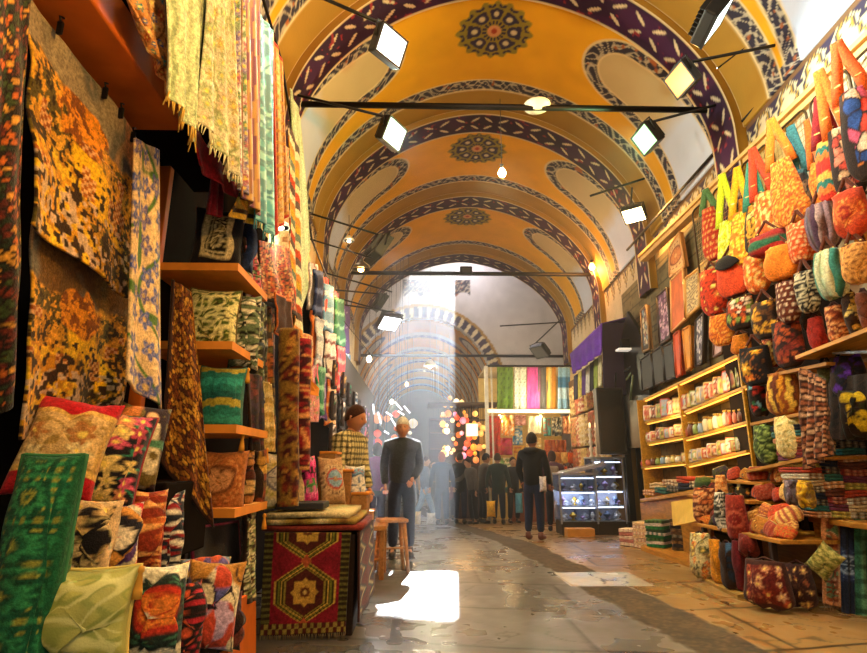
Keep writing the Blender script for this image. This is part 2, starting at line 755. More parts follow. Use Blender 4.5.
def vault_paint(s, t, L, seed):
    A = 4.1
    q = np.abs(s) * A
    n = vn(q + seed, t, 1.3, seed) * .6 + vn(q, t, 5, seed) * .4
    C = np.ones(s.shape + (3,)) * ORANGE * (.86 + .28 * n)[..., None]
    pat = scroll(s * A, t, seed)
    hw = .36 + .22 * np.clip((np.abs(s) - .4) / .55, 0, 1)
    tc = .80
    s0 = .40 * A + .36
    d = np.hypot(np.maximum(s0 - q, 0), t - tc) - hw
    C = put(C, st(.25 - d, .02), CREAM)
    C = put(C, st(.215 - d, .02), pat)
    C = put(C, st(.02 - d, .02), CREAM)
    inn = np.ones(s.shape + (3,)) * lin('#c3ab7c')
    inn = put(inn, st(np.abs(s) - .70 - .05 * n, .08), lin('#c6cbdb'))
    C = put(C, st(-.01 - d, .02), inn)
    out = (d > 0).astype(float)
    C = put(C, (np.abs(s) > .95) * out, pat)
    a = t - (L - .86)
    C = put(C, st(a + .03, .02), CREAM)
    C = put(C, st(a, .02), pat)
    C = put(C, st(a - .23, .02), CREAM)
    C = put(C, st(a - .27, .02), GOLD * (.85 + .3 * n)[..., None])
    C = put(C, st(a - .80, .02), CREAM)
    C = put(C, st(.05 - t, .02), CREAM)
    # crown medallion
    x = s * A
    y = t - .78
    r = np.hypot(x, y * 1.08)
    th = np.arctan2(y, x)
    R = .60 + .035 * np.cos(16 * th)
    C = put(C, st(R - r, .02), lin('#8a7a28'))
    k = np.abs(np.sin(th * 8)) * np.abs(np.sin(r * 26))
    C = put(C, st(k - .45, .15) * (r < R - .03), lin('#33283c'))
    ring = np.hypot(x - .34 * np.cos(np.round(th / (PI / 4)) * PI / 4), y - .34 * np.sin(np.round(th / (PI / 4)) * PI / 4))
    C = put(C, st(.11 - ring, .02), lin('#2a2240'))
    C = put(C, st(.05 - ring, .02), lin('#c9b890'))
    C = put(C, st(.13 - r, .02), lin('#c98a5c'))
    C = put(C, st(.06 - r, .02), lin('#a03820'))
    return C


def vault_bay(y0, y1, seed, ns=420, dn=.026):
    L = y1 - y0
    nt = int(L / dn)
    s, t = np.meshgrid(np.linspace(-1, 1, ns), np.linspace(0, L, nt))
    Y = y0 + t
    X, Z = prof(s, Y)
    P = np.stack([X, Y, Z], -1)
    o = put_obj('ceiling', slab(P, vault_paint(s, t, L, seed), .06, 'ceiling'), PLASTER())
    tag(o, 'painted orange vault bay number %s from the front with scrolled panels' % ORD[seed], 'ceiling', kind='structure')
    return o


def rib_paint(q, t, W):
    """purple band with cream leaves; q metres along, t 0..W across"""
    C = np.ones(q.shape + (3,)) * lin('#2b0f2c')
    C = put(C, st(vn(q, t, 3, 3) - .72, .1), lin('#3a1238'))
    i = np.floor(q / .30)
    lx = q - (i + .5) * .30
    for k, (ct, sg) in enumerate(((.30, 1), (.68, -1))):
        ly = t - ct * W
        sgn = sg * np.where(i % 2 == 0, 1, -1)
        u = lx * .8 + sgn * ly * .6
        v = -sgn * lx * .6 + ly * .8
        e = (u / .105) ** 2 + (v / .026) ** 2
        C = put(C, st(1 - e, .4), lin('#d0bd98'))
    C = put(C, st(vn(q, t, 14, 6) - .86, .04), lin('#8f2a30'))
    e = np.minimum(t, W - t)
    C = put(C, st(.03 - e, .02), CREAM)
    return C


def rib(y0, y1, n, zb=4.2, drop=.13):
    W = y1 - y0
    ns = 520
    qs = np.linspace(-1.18, 1.18, ns)
    secs = [(y0, -.02), (y0, drop)] + [(y, drop) for y in np.linspace(y0, y1, 26)] + [(y1, drop), (y1, -.02)]
    P = np.zeros((len(secs), ns, 3))
    C = np.zeros((len(secs), ns, 3))
    for k, (y, off) in enumerate(secs):
        s = np.clip(qs, -1, 1)
        x, z = prof(s, y, off)
        z = np.where(np.abs(qs) > 1, SPR - (np.abs(qs) - 1) / .18 * (SPR - zb), z)
        P[k] = np.stack([x, np.full(ns, y), z], -1)
        q = qs * 4.1
        if k < 2 or k >= len(secs) - 2:
            C[k] = GOLD
        else:
            C[k] = rib_paint(q, np.full(ns, y - y0), W)
    V = P.reshape(-1, 3)
    o = put_obj('trim_%d' % n, mesh_np('rib', V, gridF(len(secs), ns), C), PLASTER())
    tag(o, 'purple vault rib with cream leaves, %s from the front' % ORD[n - 1], 'vault rib', kind='structure')


RIBS = [(2.8, 3.4), (5.88, 6.48), (9.15, 9.78), (12.45, 13.1), (16.3, 17.1)]
for i, (a, b) in enumerate(RIBS):
    rib(a, b, i + 1)
for i in range(4):
    vault_bay(RIBS[i][1] - .05, RIBS[i + 1][0] + .05, i + 1, 460 if i < 2 else 380, .024 if i < 2 else .03)


# side walls
def palmette(u, z, zt, wd=.55):
    """ornament hanging from the line zt, u metres along"""
    x = (u / wd) % 1 - .5
    y = (zt - z) / .40
    e = (1 - y) * .5 - np.abs(x) + .05 * np.sin(y * 22)
    return e, x, y


def wall_paint(Y, Z, side):
    n = vn(Y, Z, 1.7, 4) * .6 + vn(Y, Z, 7, 5) * .4
    C = np.ones(Y.shape + (3,)) * lin('#cdb892') * (.82 + .3 * n)[..., None]
    # scrolled ornaments under the springing, only near the ribs
    e, x, y = palmette(Y, Z, 5.16, .46)
    ok = (y > 0) & (y < 1)
    C = put(C, ((e > 0) & ok).astype(float), lin('#33283c'))
    C = put(C, ((e > .035) & ok).astype(float), lin('#a8842c'))
    C = put(C, ((e > .10) & (e < .16) & ok).astype(float), lin('#2a2238'))
    C = put(C, ((e > .16) & ok).astype(float), lin('#cdbb90'))
    C = put(C, ((e > .25) & ok).astype(float), lin('#33283c'))
    C = put(C, ((Z > 5.14)).astype(float), lin('#6a4a2c'))
    if side > 0:
        br = (Z < 4.7) & (Y > 6.6) & (Y < 11.2)
        row = np.floor(Z / .09)
        bx = (Y + (row % 2) * .13) / .26
        mort = (Z / .09 % 1 < .14) | (bx % 1 < .06)
        tone = vn(np.floor(bx) * 1.7, row * 2.3, 1, 3)
        B = np.ones(Y.shape + (3,)) * lin('#6e6040') * (.6 + .7 * tone)[..., None]
        B = np.where(mort[..., None], lin('#453b28'), B)
        C = np.where(br[..., None], B, C)
    return C


def side_wall(side, y0, y1, name, label):
    Y, Z = np.meshgrid(np.linspace(y0, y1, 520), np.linspace(-1.0, SPR + .05, 260))
    X = (XR(Y) if side > 0 else XL(Y))
    P = np.stack([X + side * .1, Y, Z], -1)
    o = put_obj(name, slab(P, wall_paint(Y, Z, side), .2, name), PLASTER())
    tag(o, label, 'wall', kind='structure')


side_wall(1, 1.2, 17.1, 'wall_right', 'cream plaster and brick wall behind the right hand stalls')
side_wall(-1, -1.0, 17.1, 'wall_left', 'cream plaster wall behind the left hand stalls')


# floor
def floor_paint(X, Y):
    # flagstones: rows across the street with staggered joints
    row = np.floor((Y + .25 * np.sin(X * .9)) / 1.05)
    ro = (row * 7919 % 5) / 5.
    cx = (X + ro * .9) / 1.35
    cxi = np.floor(cx)
    jx = np.minimum(cx % 1, 1 - cx % 1) * 1.35
    fy = ((Y + .25 * np.sin(X * .9)) / 1.05) % 1
    jy = np.minimum(fy, 1 - fy) * 1.05
    tone = vn(cxi * 3.1, row * 1.7, 1, 8)
    n = vn(X, Y, 2.2, 2) * .4 + vn(X, Y, 6, 3) * .35 + vn(X, Y, 18, 4) * .25
    grey = lin('#74706a') * .95
    tan = lin('#a07c4a') * 1.05
    side = st(X - (1.87 - .1 * (Y - 5.7)) - .1 + .4 * (n - .5), .3)
    C = grey * (1 - side[..., None]) + tan * side[..., None]
    C = C * (.34 + .30 * tone + .32 * n)[..., None]
    C = put(C, st(.018 - np.minimum(jx, jy), .02), lin('#1d160e'))
    C = put(C, ((np.abs(X - 1.95) < .42) & (np.abs(Y - 6.35) < .36)).astype(float), lin('#b0a898') * (.8 + .4 * n)[..., None])  # pale slab: highlight of the cabinet lights painted into the stone colour
    # rough worn gutter strip running down the street
    g = X - (1.87 - .1 * (Y - 5.7))
    wv = .24 + .10 * (vn(X, Y, 3, 9) - .5) + .05 * (vn(X, Y, 14, 19) - .5)
    k = st(wv - np.abs(g), .03)
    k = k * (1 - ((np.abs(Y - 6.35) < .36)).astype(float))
    C = put(C, k, (lin('#4a3c28') * (.2 + 1.6 * vn(X, Y, 26, 5) * vn(X, Y, 55, 6) + .5 * vn(X, Y, 8, 7))[..., None]))
    crack = np.abs(vn(X, Y, 1.6, 21) - .5 + .12 * (vn(X, Y, 9, 22) - .5))
    C = put(C, st(.007 - crack, .008) * .8, lin('#241c12'))
    R = .14 + .22 * vn(X, Y, 2.4, 13) + .12 * vn(X, Y, 11, 14)
    R = R + (.85 - R) * k
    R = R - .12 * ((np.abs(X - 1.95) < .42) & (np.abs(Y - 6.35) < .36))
    return C, R


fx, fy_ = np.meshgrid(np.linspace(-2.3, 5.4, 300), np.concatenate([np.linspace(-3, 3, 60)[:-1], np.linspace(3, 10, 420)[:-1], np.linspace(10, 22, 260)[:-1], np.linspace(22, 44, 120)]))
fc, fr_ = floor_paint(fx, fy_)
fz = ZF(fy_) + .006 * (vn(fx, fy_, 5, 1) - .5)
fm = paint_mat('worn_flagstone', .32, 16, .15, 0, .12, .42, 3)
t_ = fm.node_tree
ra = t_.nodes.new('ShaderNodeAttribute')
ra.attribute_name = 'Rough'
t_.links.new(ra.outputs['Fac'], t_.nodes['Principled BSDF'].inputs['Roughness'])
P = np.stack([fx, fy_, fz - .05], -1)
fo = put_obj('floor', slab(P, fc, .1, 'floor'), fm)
ra_ = fo.data.attributes.new('Rough', 'FLOAT', 'POINT')
ra_.data.foreach_set('value', np.concatenate([fr_.ravel()] * 2).astype(np.float32))
tag(fo, 'worn shiny flagstone street floor', 'floor', kind='structure')

# crossing hall beyond the fourth rib, with the far arch and the bright high window
FY = 19.5
WX0, WX1, WZ0, WZ1 = -.38, 1.30, 7.95, 9.4


def end_wall():
    X, Z = np.meshgrid(np.arange(-3.4, 6.41, .05), np.arange(-1, 10.3, .05))
    n = vn(X, Z, 1.2, 4) * .6 + vn(X, Z, 5, 5) * .4
    C = np.ones(X.shape + (3,)) * lin('#cdc8c4') * (.8 + .3 * n)[..., None]
    ax, aw, ac, asp = .05, 2.6, 6.45, 3.6
    r = np.hypot((X - ax) / aw, np.maximum(Z - asp, 0) / (ac - asp))
    band = (r < 1.13) & (r > 1.0) & (Z > asp - .5)
    C = np.where(band[..., None], np.where((np.sin(np.arctan2(Z - asp, X - ax) * 60) > .3)[..., None], lin('#d8c8a0'), lin('#2b1436')), C)
    b2 = (r < 1.17) & (r > 1.13) & (Z > asp - .5)
    C = np.where(b2[..., None], GOLD, C)
    # painted valance under the window
    v = (np.abs(X - .55) < 1.25) & (Z < 7.9) & (Z > 7.2 + .2 * np.abs(np.sin(X * 5)))
    C = np.where(v[..., None], scroll(X, Z, 2) * .8, C)
    P = np.stack([X, np.full(X.shape, FY + .15), Z], -1)
    hole = ((r < 1.0) & (Z > -2)) & ((np.abs(X - ax) < aw))
    hole |= (X > WX0) & (X < WX1) & (Z > WZ0) & (Z < WZ1)
    F_ = gridF(*X.shape)
    keep = ~hole.ravel()[F_].all(axis=1)
    me = mesh_np('end_wall', P, F_[keep], C)
    o = put_obj('wall_end', me, PLASTER())
    so = o.modifiers.new('thickness', 'SOLIDIFY')
    so.thickness = .3
    so.offset = 0
    tag(o, 'white end wall with the far arch and high window', 'wall', kind='structure')


end_wall()
mw = mat('#c8b89a', .85)
MB().box((XL(18) - .3 - .9, 18.3, 4.6), (.3, 2.8, 11.2)).build('wall_crossing_left', mw)['kind'] = 'structure'
MB().box((XR(18) + .3 + 1.2, 18.3, 4.6), (.3, 2.8, 11.2)).build('wall_crossing_right', mw)['kind'] = 'structure'
MB().box((1.3, 18.3, 10.25), (10, 2.9, .3)).build('ceiling', mw)['kind'] = 'structure'
# facing above the fourth rib on the hall side, and stubs each side
def front_mask():
    X, Z = np.meshgrid(np.arange(-3.4, 6.41, .06), np.arange(-1, 10.3, .06))
    cx = (XL(17.1) + XR(17.1)) / 2
    a = (XR(17.1) - XL(17.1)) / 2
    r = (np.abs((X - cx) / a) ** NP_ + np.abs(np.maximum(Z - SPR, 0) / RISE) ** NP_)
    P = np.stack([X, np.full(X.shape, 17.15), Z], -1)
    F_ = gridF(*X.shape)
    keep = ~(r < 1.0).ravel()[F_].all(axis=1)
    o = put_obj('wall_crossing_front', mesh_np('w', P, F_[keep], np.ones(X.shape + (3,)) * lin('#c8b89a')), PLASTER())
    so = o.modifiers.new('thickness', 'SOLIDIFY')
    so.thickness = .1
    o['kind'] = 'structure'


front_mask()


# the narrower vault beyond the end wall
def far_vault():
    s, t = np.meshgrid(np.linspace(-1, 1, 160), np.linspace(0, 20, 420))
    th = s * PI / 2
    X = .05 + 2.6 * np.sin(th)
    Z = 3.6 + 2.85 * np.cos(th)
    k = t % 2.9
    C = np.ones(s.shape + (3,)) * lin('#c98a2a')
    q = np.abs(s) * 4.1
    d = np.hypot(np.maximum(.45 * 4.1 + .3 - q, 0), k - .9) - .45
    C = put(C, st(.16 - d, .04), DARK * 2)
    C = put(C, st(-d, .04), lin('#b9b4ac'))
    C = put(C, st(k - 1.9, .06), lin('#b0a088'))
    C = put(C, st(k - 2.4, .06), rib_paint(q, k - 2.4, .5))
    P = np.stack([X, FY + .3 + t, Z], -1)
    o = put_obj('ceiling', slab(P, C, .1, 'far_vault'), PLASTER())
    tag(o, 'distant vault beyond the far arch', 'ceiling', kind='structure')
    for sx in (-1, 1):
        MB().box((.05 + sx * 2.75, FY + 10.3, 1.0), (.3, 20, 5.4)).build('wall_far_' + ('left' if sx < 0 else 'right'), mat('#6b5236', .8))['kind'] = 'structure'
    MB().box((0, FY + 20.4, 3), (7, .3, 9)).build('wall_far_end', mat('#5b4632', .8))['kind'] = 'structure'


far_vault()

# dust in the air round the shaft of light
hz = MB().box((.7, 12.6, 4.3), (5.6, 13.2, 9.9)).build('dusty_air', None)
hm = bpy.data.materials.new('dust')
hm.use_nodes = True
ht = hm.node_tree
ht.nodes.clear()
ho = ht.nodes.new('ShaderNodeOutputMaterial')
hv = ht.nodes.new('ShaderNodeVolumeScatter')
hv.inputs['Density'].default_value = .009
hv.inputs['Anisotropy'].default_value = .5
hv.inputs['Color'].default_value = (.92, .95, 1, 1)
ht.links.new(hv.outputs[0], ho.inputs['Volume'])
hz.data.materials.append(hm)
tag(hz, 'faint bluish dust hanging in the sunbeam', 'haze', kind='stuff')

# tie rods
dm = mat('#15110f', .5, .6)
def rod(a, b, r, name, label, cat='rod', m=dm, group=None):
    return tag(MB().tube([a, b], r, 10).build(name, m), label, cat, group)


for Y, z, r, lb in ((6.32, 5.75, .042, 'thick black iron tie rod across the front vault, bulbs hanging from it'),
                    (12.75, 5.72, .05, 'black iron tie rod across the third rib'),
                    (19.25, 4.95, .05, 'distant black tie rod across the white end wall')):
    t = thing('tie_rod', lb, 'tie rod', ((XL(Y) + XR(Y)) / 2, Y, z), kind='structure')
    hwid = (XR(Y) - XL(Y)) / 2 + (0 if Y < 18 else .9)
    MB().tube([(-hwid, 0, 0), (hwid, 0, 0)], r, 10).build('bar', dm, t)
    for sx in (-1, 1):
        MB().box((sx * (hwid - .03), 0, 0), (.06, .18, .18), .01).build('wall_plate', dm, t)

# ================================================================== makers of goods
def res(px, lo=8, hi=70, k=1.5):
    return int(max(lo, min(hi, px / k)))


def tassel(parent, at, c, s=1.0):
    mb = MB()
    mb.lathe([(.002, 0), (.010 * s, -.006), (.012 * s, -.018), (.007 * s, -.024), (.014 * s, -.07), (.016 * s, -.095), (.004, -.096)], at, 10)
    return mb.build('tassel', mat(c, .8), parent)


def cushion(label, px, py, wp, hp, yaw, fn, X=None, Y=None, t=.14, lean=-.22, roll=0, piping=None, tassels=None, kind='cushion', group=None, back=None, m=None, pinch=.09):
    c, wm, hm = fit(px, py, wp, hp, yaw, X, Y)
    nu, nv = res(wp), res(hp)
    u, v = uv(nu, nv)
    x = (u - .5) * wm * (1 - pinch * (1 - (2 * v - 1) ** 2) * np.abs(2 * u - 1))
    z = .5 * hm + (v - .5) * hm * (1 - pinch * (1 - (2 * u - 1) ** 2) * np.abs(2 * v - 1))
    n = vn(u, v, 4, int(px)) - .5
    T = t * (np.clip(np.sin(PI * u) * np.sin(PI * v), 0, 1) ** .42) * (1 + .15 * n) + .008
    P = np.stack([x, .03 * n * np.sin(PI * u), z], -1)
    C = fn(u, v, wm / hm)
    o = put_obj(kind, slab(P, C, T, kind), m or CLOTH())
    o.location = c
    o.rotation_euler = (lean, roll, yaw)
    tag(o, label, 'cushion' if kind == 'cushion' else kind, group)
    if piping:
        k = 24
        e = []
        for a, b, rng in ((0, 0, 'u'), (1, 0, 'v'), (1, 1, '-u'), (0, 1, '-v')):
            for i in range(k):
                f = i / k
                U, V_ = {'u': (f, 0), 'v': (1, f), '-u': (1 - f, 1), '-v': (0, 1 - f)}[rng]
                e.append(((U - .5) * wm * (1 - pinch * (1 - (2 * V_ - 1) ** 2) * abs(2 * U - 1)), 0,
                          .5 * hm + (V_ - .5) * hm * (1 - pinch * (1 - (2 * U - 1) ** 2) * abs(2 * V_ - 1))))
        e.append(e[0])
        MB().tube(e, .007, 6).build('piping', mat(piping, .8), o)
    if tassels:
        for sx in (-1, 1):
            for zz in (hm, 0.0):
                tassel(o, (sx * wm * .5, 0, zz), tassels)
    return o


def hang(label, cat, cor, fn, folds=(3, .02), th=.008, name='hanging_cloth', group=None, fringe=None, wave=.0, m=None, k=1.5, scal=0, sag=0, rod_=None):
    """cloth between four corners of the place: top left, top right, bottom right, bottom left"""
    tl, tr, br, bl = [np.asarray(q, float) for q in cor]
    a, b, c = pix(tl), pix(br), pix(tr)
    wpx = max(np.linalg.norm(pix(tr) - pix(tl)), np.linalg.norm(pix(br) - pix(bl)))
    hpx = max(np.linalg.norm(pix(tl) - pix(bl)), np.linalg.norm(pix(tr) - pix(br)))
    nu, nv = res(wpx, 12, 110, k), res(hpx, 12, 150, k)
    u, v = uv(nu, nv)
    U, V_ = u[..., None], v[..., None]
    P = (bl * (1 - U) + br * U) * (1 - V_) + (tl * (1 - U) + tr * U) * V_
    N = np.cross(tr - tl, tl - bl)
    N /= np.linalg.norm(N)
    if N[1] > 0 and abs(N[1]) > .5 or (abs(N[0]) > .5 and N[0] * (1 if cor[0][0] > 0.8 else -1) > 0):
        pass
    sd = int(abs(pix(tl)[0]) * 7) % 97
    ph = sd * .7
    f = np.sin(2 * PI * folds[0] * u + ph + .8 * np.sin(v * 3 + ph)) * folds[1] * (.35 + .65 * (1 - v))
    f = f + (vn(u, v, 5, sd) - .5) * wave
    P = P + N * f[..., None]
    if scal:
        P[..., 2] += scal * np.sin(u * PI * 5 + ph) * (1 - v) ** 3
    if sag:
        P[..., 2] -= sag * np.sin(PI * u) * v ** 3
    wm = np.linalg.norm(tr - tl) * .5 + np.linalg.norm(br - bl) * .5
    hm = np.linalg.norm(tl - bl)
    C = fn(u, v, wm / max(hm, .01))
    loc = (tl + tr) / 2
    o = put_obj(name, slab(P - loc, C, th, name), m or CLOTH())
    o.location = loc
    tag(o, label, cat, group)
    if fringe:
        mb = MB()
        e = P[0] - loc
        n = max(6, int(wpx / 1.8))
        for i in range(n):
            q = e[min(nu - 1, int(i / (n - 1) * (nu - 1)))]
            L = rnd.uniform(.03, .06)
            mb.tube([q + [0, 0, .005], q + [rnd.uniform(-.01, .01), rnd.uniform(-.01, .01), -L]], [.004, .002], 4)
        mb.build('fringe', mat(fringe, .8), o)
    return o


def board(name, label, cat, cor, th, m, parent=None, kind=None, n=(0, 0, -1)):
    c = np.mean([np.asarray(q, float) for q in cor], axis=0)
    o = MB().poly([np.asarray(q) - c for q in cor], th, n).build(name, m, parent)
    o.location = c
    return tag(o, label, cat, kind=kind)


def bag(label, px, py, wp, hp, yaw, fn, X=None, Y=None, strap=.0, sc_='#8a3a1a', t=.14, round_=.25, pleat=0, flap=None, name='shoulder_bag', group=None, taper=.15, sw=.03, tilt=0):
    c, wm, hm = fit(px, py, wp, hp, yaw, X, Y)
    r = thing(name, label, 'bag', c, yaw, group)
    if tilt:
        r.rotation_euler[1] = tilt
    nu, nv = res(wp, 12, 54, 1.6), res(hp, 12, 54, 1.6)
    u, v = uv(nu, nv)
    wid = 1 - taper * v ** 1.5
    low = np.clip(1 - (v / max(round_, .01)), 0, 1)
    wid = wid * np.sqrt(np.clip(1 - (low * .85) ** 2, 0, 1))
    x = (u - .5) * wm * wid
    z = v * hm
    y = .012 * np.sin(u * 2 * PI * pleat) * (1 if pleat else 0) + .03 * (vn(u, v, 3, int(px * 3)) - .5)
    T = t * (np.clip(np.sin(PI * u), 0, 1) ** .5) * (np.clip(np.sin(PI * (v * .82 + .09)), 0, 1) ** .6) + .008
    o = put_obj('bag_body', slab(np.stack([x, y, z], -1), fn(u, v, wm / hm), T, 'bag_body'), CLOTH(), r)
    if flap:
        uu, vv = uv(14, 8)
        fx_ = (uu - .5) * wm * (.86 - .1 * vv)
        fz_ = hm * (1.0 - .38 * (1 - vv) * (1 - .5 * np.abs(2 * uu - 1) ** 2))
        fy = -T.max() * .58 * np.sin(PI * uu) ** .4 - .012 + vv ** 3 * T.max() * .4
        put_obj('flap', slab(np.stack([fx_, fy, fz_], -1), flap(uu, vv, 2), .012, 'flap'), CLOTH(), r)
    if strap:
        mb = MB()
        pts = []
        for i in range(17):
            q = i / 16
            xx = (q - .5) * wm * .62 * (1 - math.sin(PI * q) ** 1.2 * .9)
            pts.append((xx, .01, hm * .93 + strap * math.sin(PI * q) ** .75))
        V = []
        F_ = []
        P = np.zeros((2, 17, 3))
        for i, p in enumerate(pts):
            P[0, i] = (p[0] - sw * .5 * (1 if i > 8 else -1) * -1, p[1] - .004, p[2])
            P[1, i] = (p[0] + sw * .5 * (1 if i > 8 else -1) * -1, p[1] + .004, p[2])
        mb.bm.free()
        cc = np.ones((2, 17, 3)) * lin(sc_)
        so_ = put_obj('strap', slab(P, cc, .012, 'strap'), CLOTH(), r)
        if wp > 24:
            for q in (1, 15):
                MB().box(pts[q], (sw * .7, .016, .014), .003).build('buckle', mat('#b89850', .35, .8), so_)
    return r


def folded(label, x, y, z, yaw, w_, d, h, cols, n=3, group=None, seed=0, name='folded_cloth', cat='cloth'):
    """folded textile: serpentine layers seen as a rounded stack"""
    path = []
    lay = h / n
    R = lay * .46
    for i in range(n):
        zc = lay * (i + .5)
        ys = np.linspace(-d / 2 + R, d / 2 - R, 4)
        if i % 2:
            ys = ys[::-1]
        for q in ys:
            path.append((q, zc))
        if i < n - 1:
            sg = 1 if i % 2 == 0 else -1
            ye = ys[-1]
            for k in range(1, 4):
                a = -PI / 2 + PI * k / 4
                path.append((ye + sg * lay * .5 * math.cos(a) * .9, zc + lay / 2 + lay / 2 * math.sin(a)))
    path = np.array(path)
    nu = 9
    rg = random.Random(seed)
    U = np.linspace(0, 1, nu)
    P = np.zeros((len(path), nu, 3))
    P[..., 0] = (U - .5)[None, :] * w_ * (1 + .03 * np.sin(np.arange(len(path)))[:, None])
    P[..., 1] = path[:, 0][:, None] + .006 * np.sin(U * 9 + seed)[None, :]
    P[..., 2] = path[:, 1][:, None] + h * .10 * np.sin(U * 5 + seed)[None, :]
    L = [lin(c) for c in cols]
    C = np.zeros_like(P)
    for j in range(nu):
        C[:, j] = L[(j * 3 + seed) % len(L)] if len(L) > 1 and j % 2 else L[0]
    C *= (1 + .2 * (np.random.RandomState(seed).rand(len(path), 1, 1) - .5))
    o = put_obj(name, slab(P, C, lay * .86, name), CLOTH())
    o.location = (x, y, z)
    o.rotation_euler = (0, 0, yaw)
    return tag(o, label, cat, group)


LAMPS = []


def aim(d):
    return Vector(d).normalized().to_track_quat('-Y', 'Z').to_euler()


def floodlight(label, px, py, Y, d, size, ecol, power, arm=None, emit=4, spread=130, hue=None):
    """boxy floodlight: finned housing, glowing glass, yoke, arm back to its fixing"""
    p = AY(px, py, Y)
    r = thing('floodlight', label, 'floodlight', p)
    h = bpy.data.objects.new('head', None)
    M = Vector(d).normalized().to_track_quat('-Y', 'Z').to_matrix()
    bk = mat('#1c1c1b', .45, .3)

    def ob(name, mb, m):
        mb.bm.transform(M.to_4x4())
        return mb.build(name, m, r)
    bpy.data.objects.remove(h)
    s = size
    mb = MB().box((0, .05 * s, 0), (1.12 * s, .34 * s, .92 * s), .05 * s)
    for k in range(7):
        mb.box(((k - 3) * .14 * s, .27 * s, 0), (.03 * s, .18 * s, .7 * s))
    hs_ = ob('housing', mb, bk)
    ob('lens', MB().box((0, -.125 * s, 0), (1.0 * s, .03 * s, .80 * s), .01 * s), mat(ecol, .3, 0, emit, ecol))
    rim_ = ob('rim', MB().box((0, -.12 * s, .43 * s), (1.12 * s, .06 * s, .06 * s)).box((0, -.12 * s, -.43 * s), (1.12 * s, .06 * s, .06 * s))
       .box((.53 * s, -.12 * s, 0), (.06 * s, .06 * s, .9 * s)).box((-.53 * s, -.12 * s, 0), (.06 * s, .06 * s, .9 * s)), bk)
    rim_.parent = hs_
    ob('yoke', MB().tube([(-.6 * s, 0, 0), (-.62 * s, .1 * s, .5 * s), (0, .12 * s, .58 * s), (.62 * s, .1 * s, .5 * s), (.6 * s, 0, 0)], .03 * s, 6), bk)
    if arm is not None:
        top = M @ Vector((0, .12 * s, .58 * s))
        MB().tube([top, Vector(arm) - Vector(p)], .018, 8).build('arm', bk, r)
    if power:
        l = bpy.data.lights.new('flood_lamp', 'SPOT')
        l.shadow_soft_size = .03
        l.energy = power * 3.6
        l.color = tuple(lin(hue or ecol))
        l.spot_size = math.radians(min(spread + 20, 170))
        l.spot_blend = .7
        lo = bpy.data.objects.new('flood_lamp', l)
        col.objects.link(lo)
        lo.parent = r
        lo.location = Vector(d).normalized() * (.2 * s)
        lo.rotation_euler = Vector(d).to_track_quat('-Z', 'Y').to_euler()
    return r


def bulb(label, p, top, power, c='#ffd9a0', r=.05, emit=14, shade=None, name='hanging_bulb'):
    t = thing(name, label, 'lamp', p)
    MB().lathe([(.002, -r), (r * .6, -r * .8), (r, -r * .1), (r * .75, r * .6), (r * .4, r * 1.1), (r * .35, r * 1.3)], (0, 0, 0), 14).build('glass_bulb', mat('#ffffff', .3, 0, emit, c), t)
    MB().lathe([(r * .4, r * 1.2), (r * .45, r * 2.2), (.006, r * 2.4)], (0, 0, 0), 10).build('socket', mat('#2a2622', .5), t)
    if top is not None:
        MB().tube([(0, 0, r * 2.3), tuple(Vector(top) - Vector(p))], .005, 5).build('cord', mat('#1a1715', .6), t)
    if shade:
        MB().lathe([(r * 2.2, -r * .4), (r * 1.9, r * .5), (r * .6, r * 1.6), (r * .5, r * 1.9), (r * .55, r * 1.5), (r * 1.8, r * .4), (r * 2.1, -r * .4)], (0, 0, 0), 16).build('shade', mat(shade, .35, .5), t)
    if power:
        l = bpy.data.lights.new('bulb_lamp', 'POINT')
        l.energy = power
        l.color = tuple(lin(c))
        l.shadow_soft_size = r
        lo = bpy.data.objects.new('bulb_lamp', l)
        col.objects.link(lo)
        lo.parent = t
        lo.location = (0, 0, -r * 1.6)
    return t


# ================================================================== lamps of the street
P_ = lambda *a: tuple(AY(*a))
floodlight('white floodlight nearest the camera on the left, hung from a slanting arm', 389, 46, 4.5, (.70, -.60, -.40), .31, '#e8fbf4', 80, P_(314, -6, 4.4))
floodlight('white floodlight on the left just below the front tie rod', 392, 134, 6.1, (.78, -.48, -.42), .34, '#e0fbf0', 90, P_(285, 92, 6.1))
floodlight('floodlight seen edge-on in the top right corner with a white lens', 714, 18, 4.1, (.78, -.10, -.62), .36, '#dff5ef', 60, P_(770, -30, 4.0))
floodlight('orange-glowing floodlight over the right end of the tie rod', 682, 79, 5.2, (-.86, -.12, -.55), .31, '#ffa040', 120, P_(822, 36, 4.9), 1.5, 150, '#ff8a28')
floodlight('green-tinted floodlight below the orange one', 647, 138, 6.3, (-.86, -.08, -.56), .34, '#a8f0b4', 70, P_(765, 92, 6.0), 1.3, 150, '#b8ffb0')
floodlight('dark floodlight at left centre on two thin poles with a pale lower edge', 379, 250, 8.6, (.80, .38, -.5), .46, '#f4f6e8', 60, P_(312, 214, 8.4), 5)
floodlight('small upper floodlight of the stacked pair at far left', 381, 303, 11.3, (.8, .3, -.5), .36, '#eef2ea', 60, P_(336, 290, 11.2), 4)
floodlight('small lower floodlight of the stacked pair, aimed down with a bright lens', 389, 322, 11.3, (.35, -.5, -.8), .42, '#ffffff', 60, P_(345, 305, 11.2), 9)
floodlight('black floodlight with unlit face under the right end of the third vault', 540, 351, 14.5, (-.5, -.3, -.6), .42, '#3a3a3a', 0, P_(560, 320, 14.5), .05)
floodlight('round-topped spotlight at the right wall under the green floodlight', 634, 214, 8.9, (-.35, -.45, -.85), .34, '#ffe9b0', 90, P_(632, 188, 9.0), 12, 120, '#ffb75c')
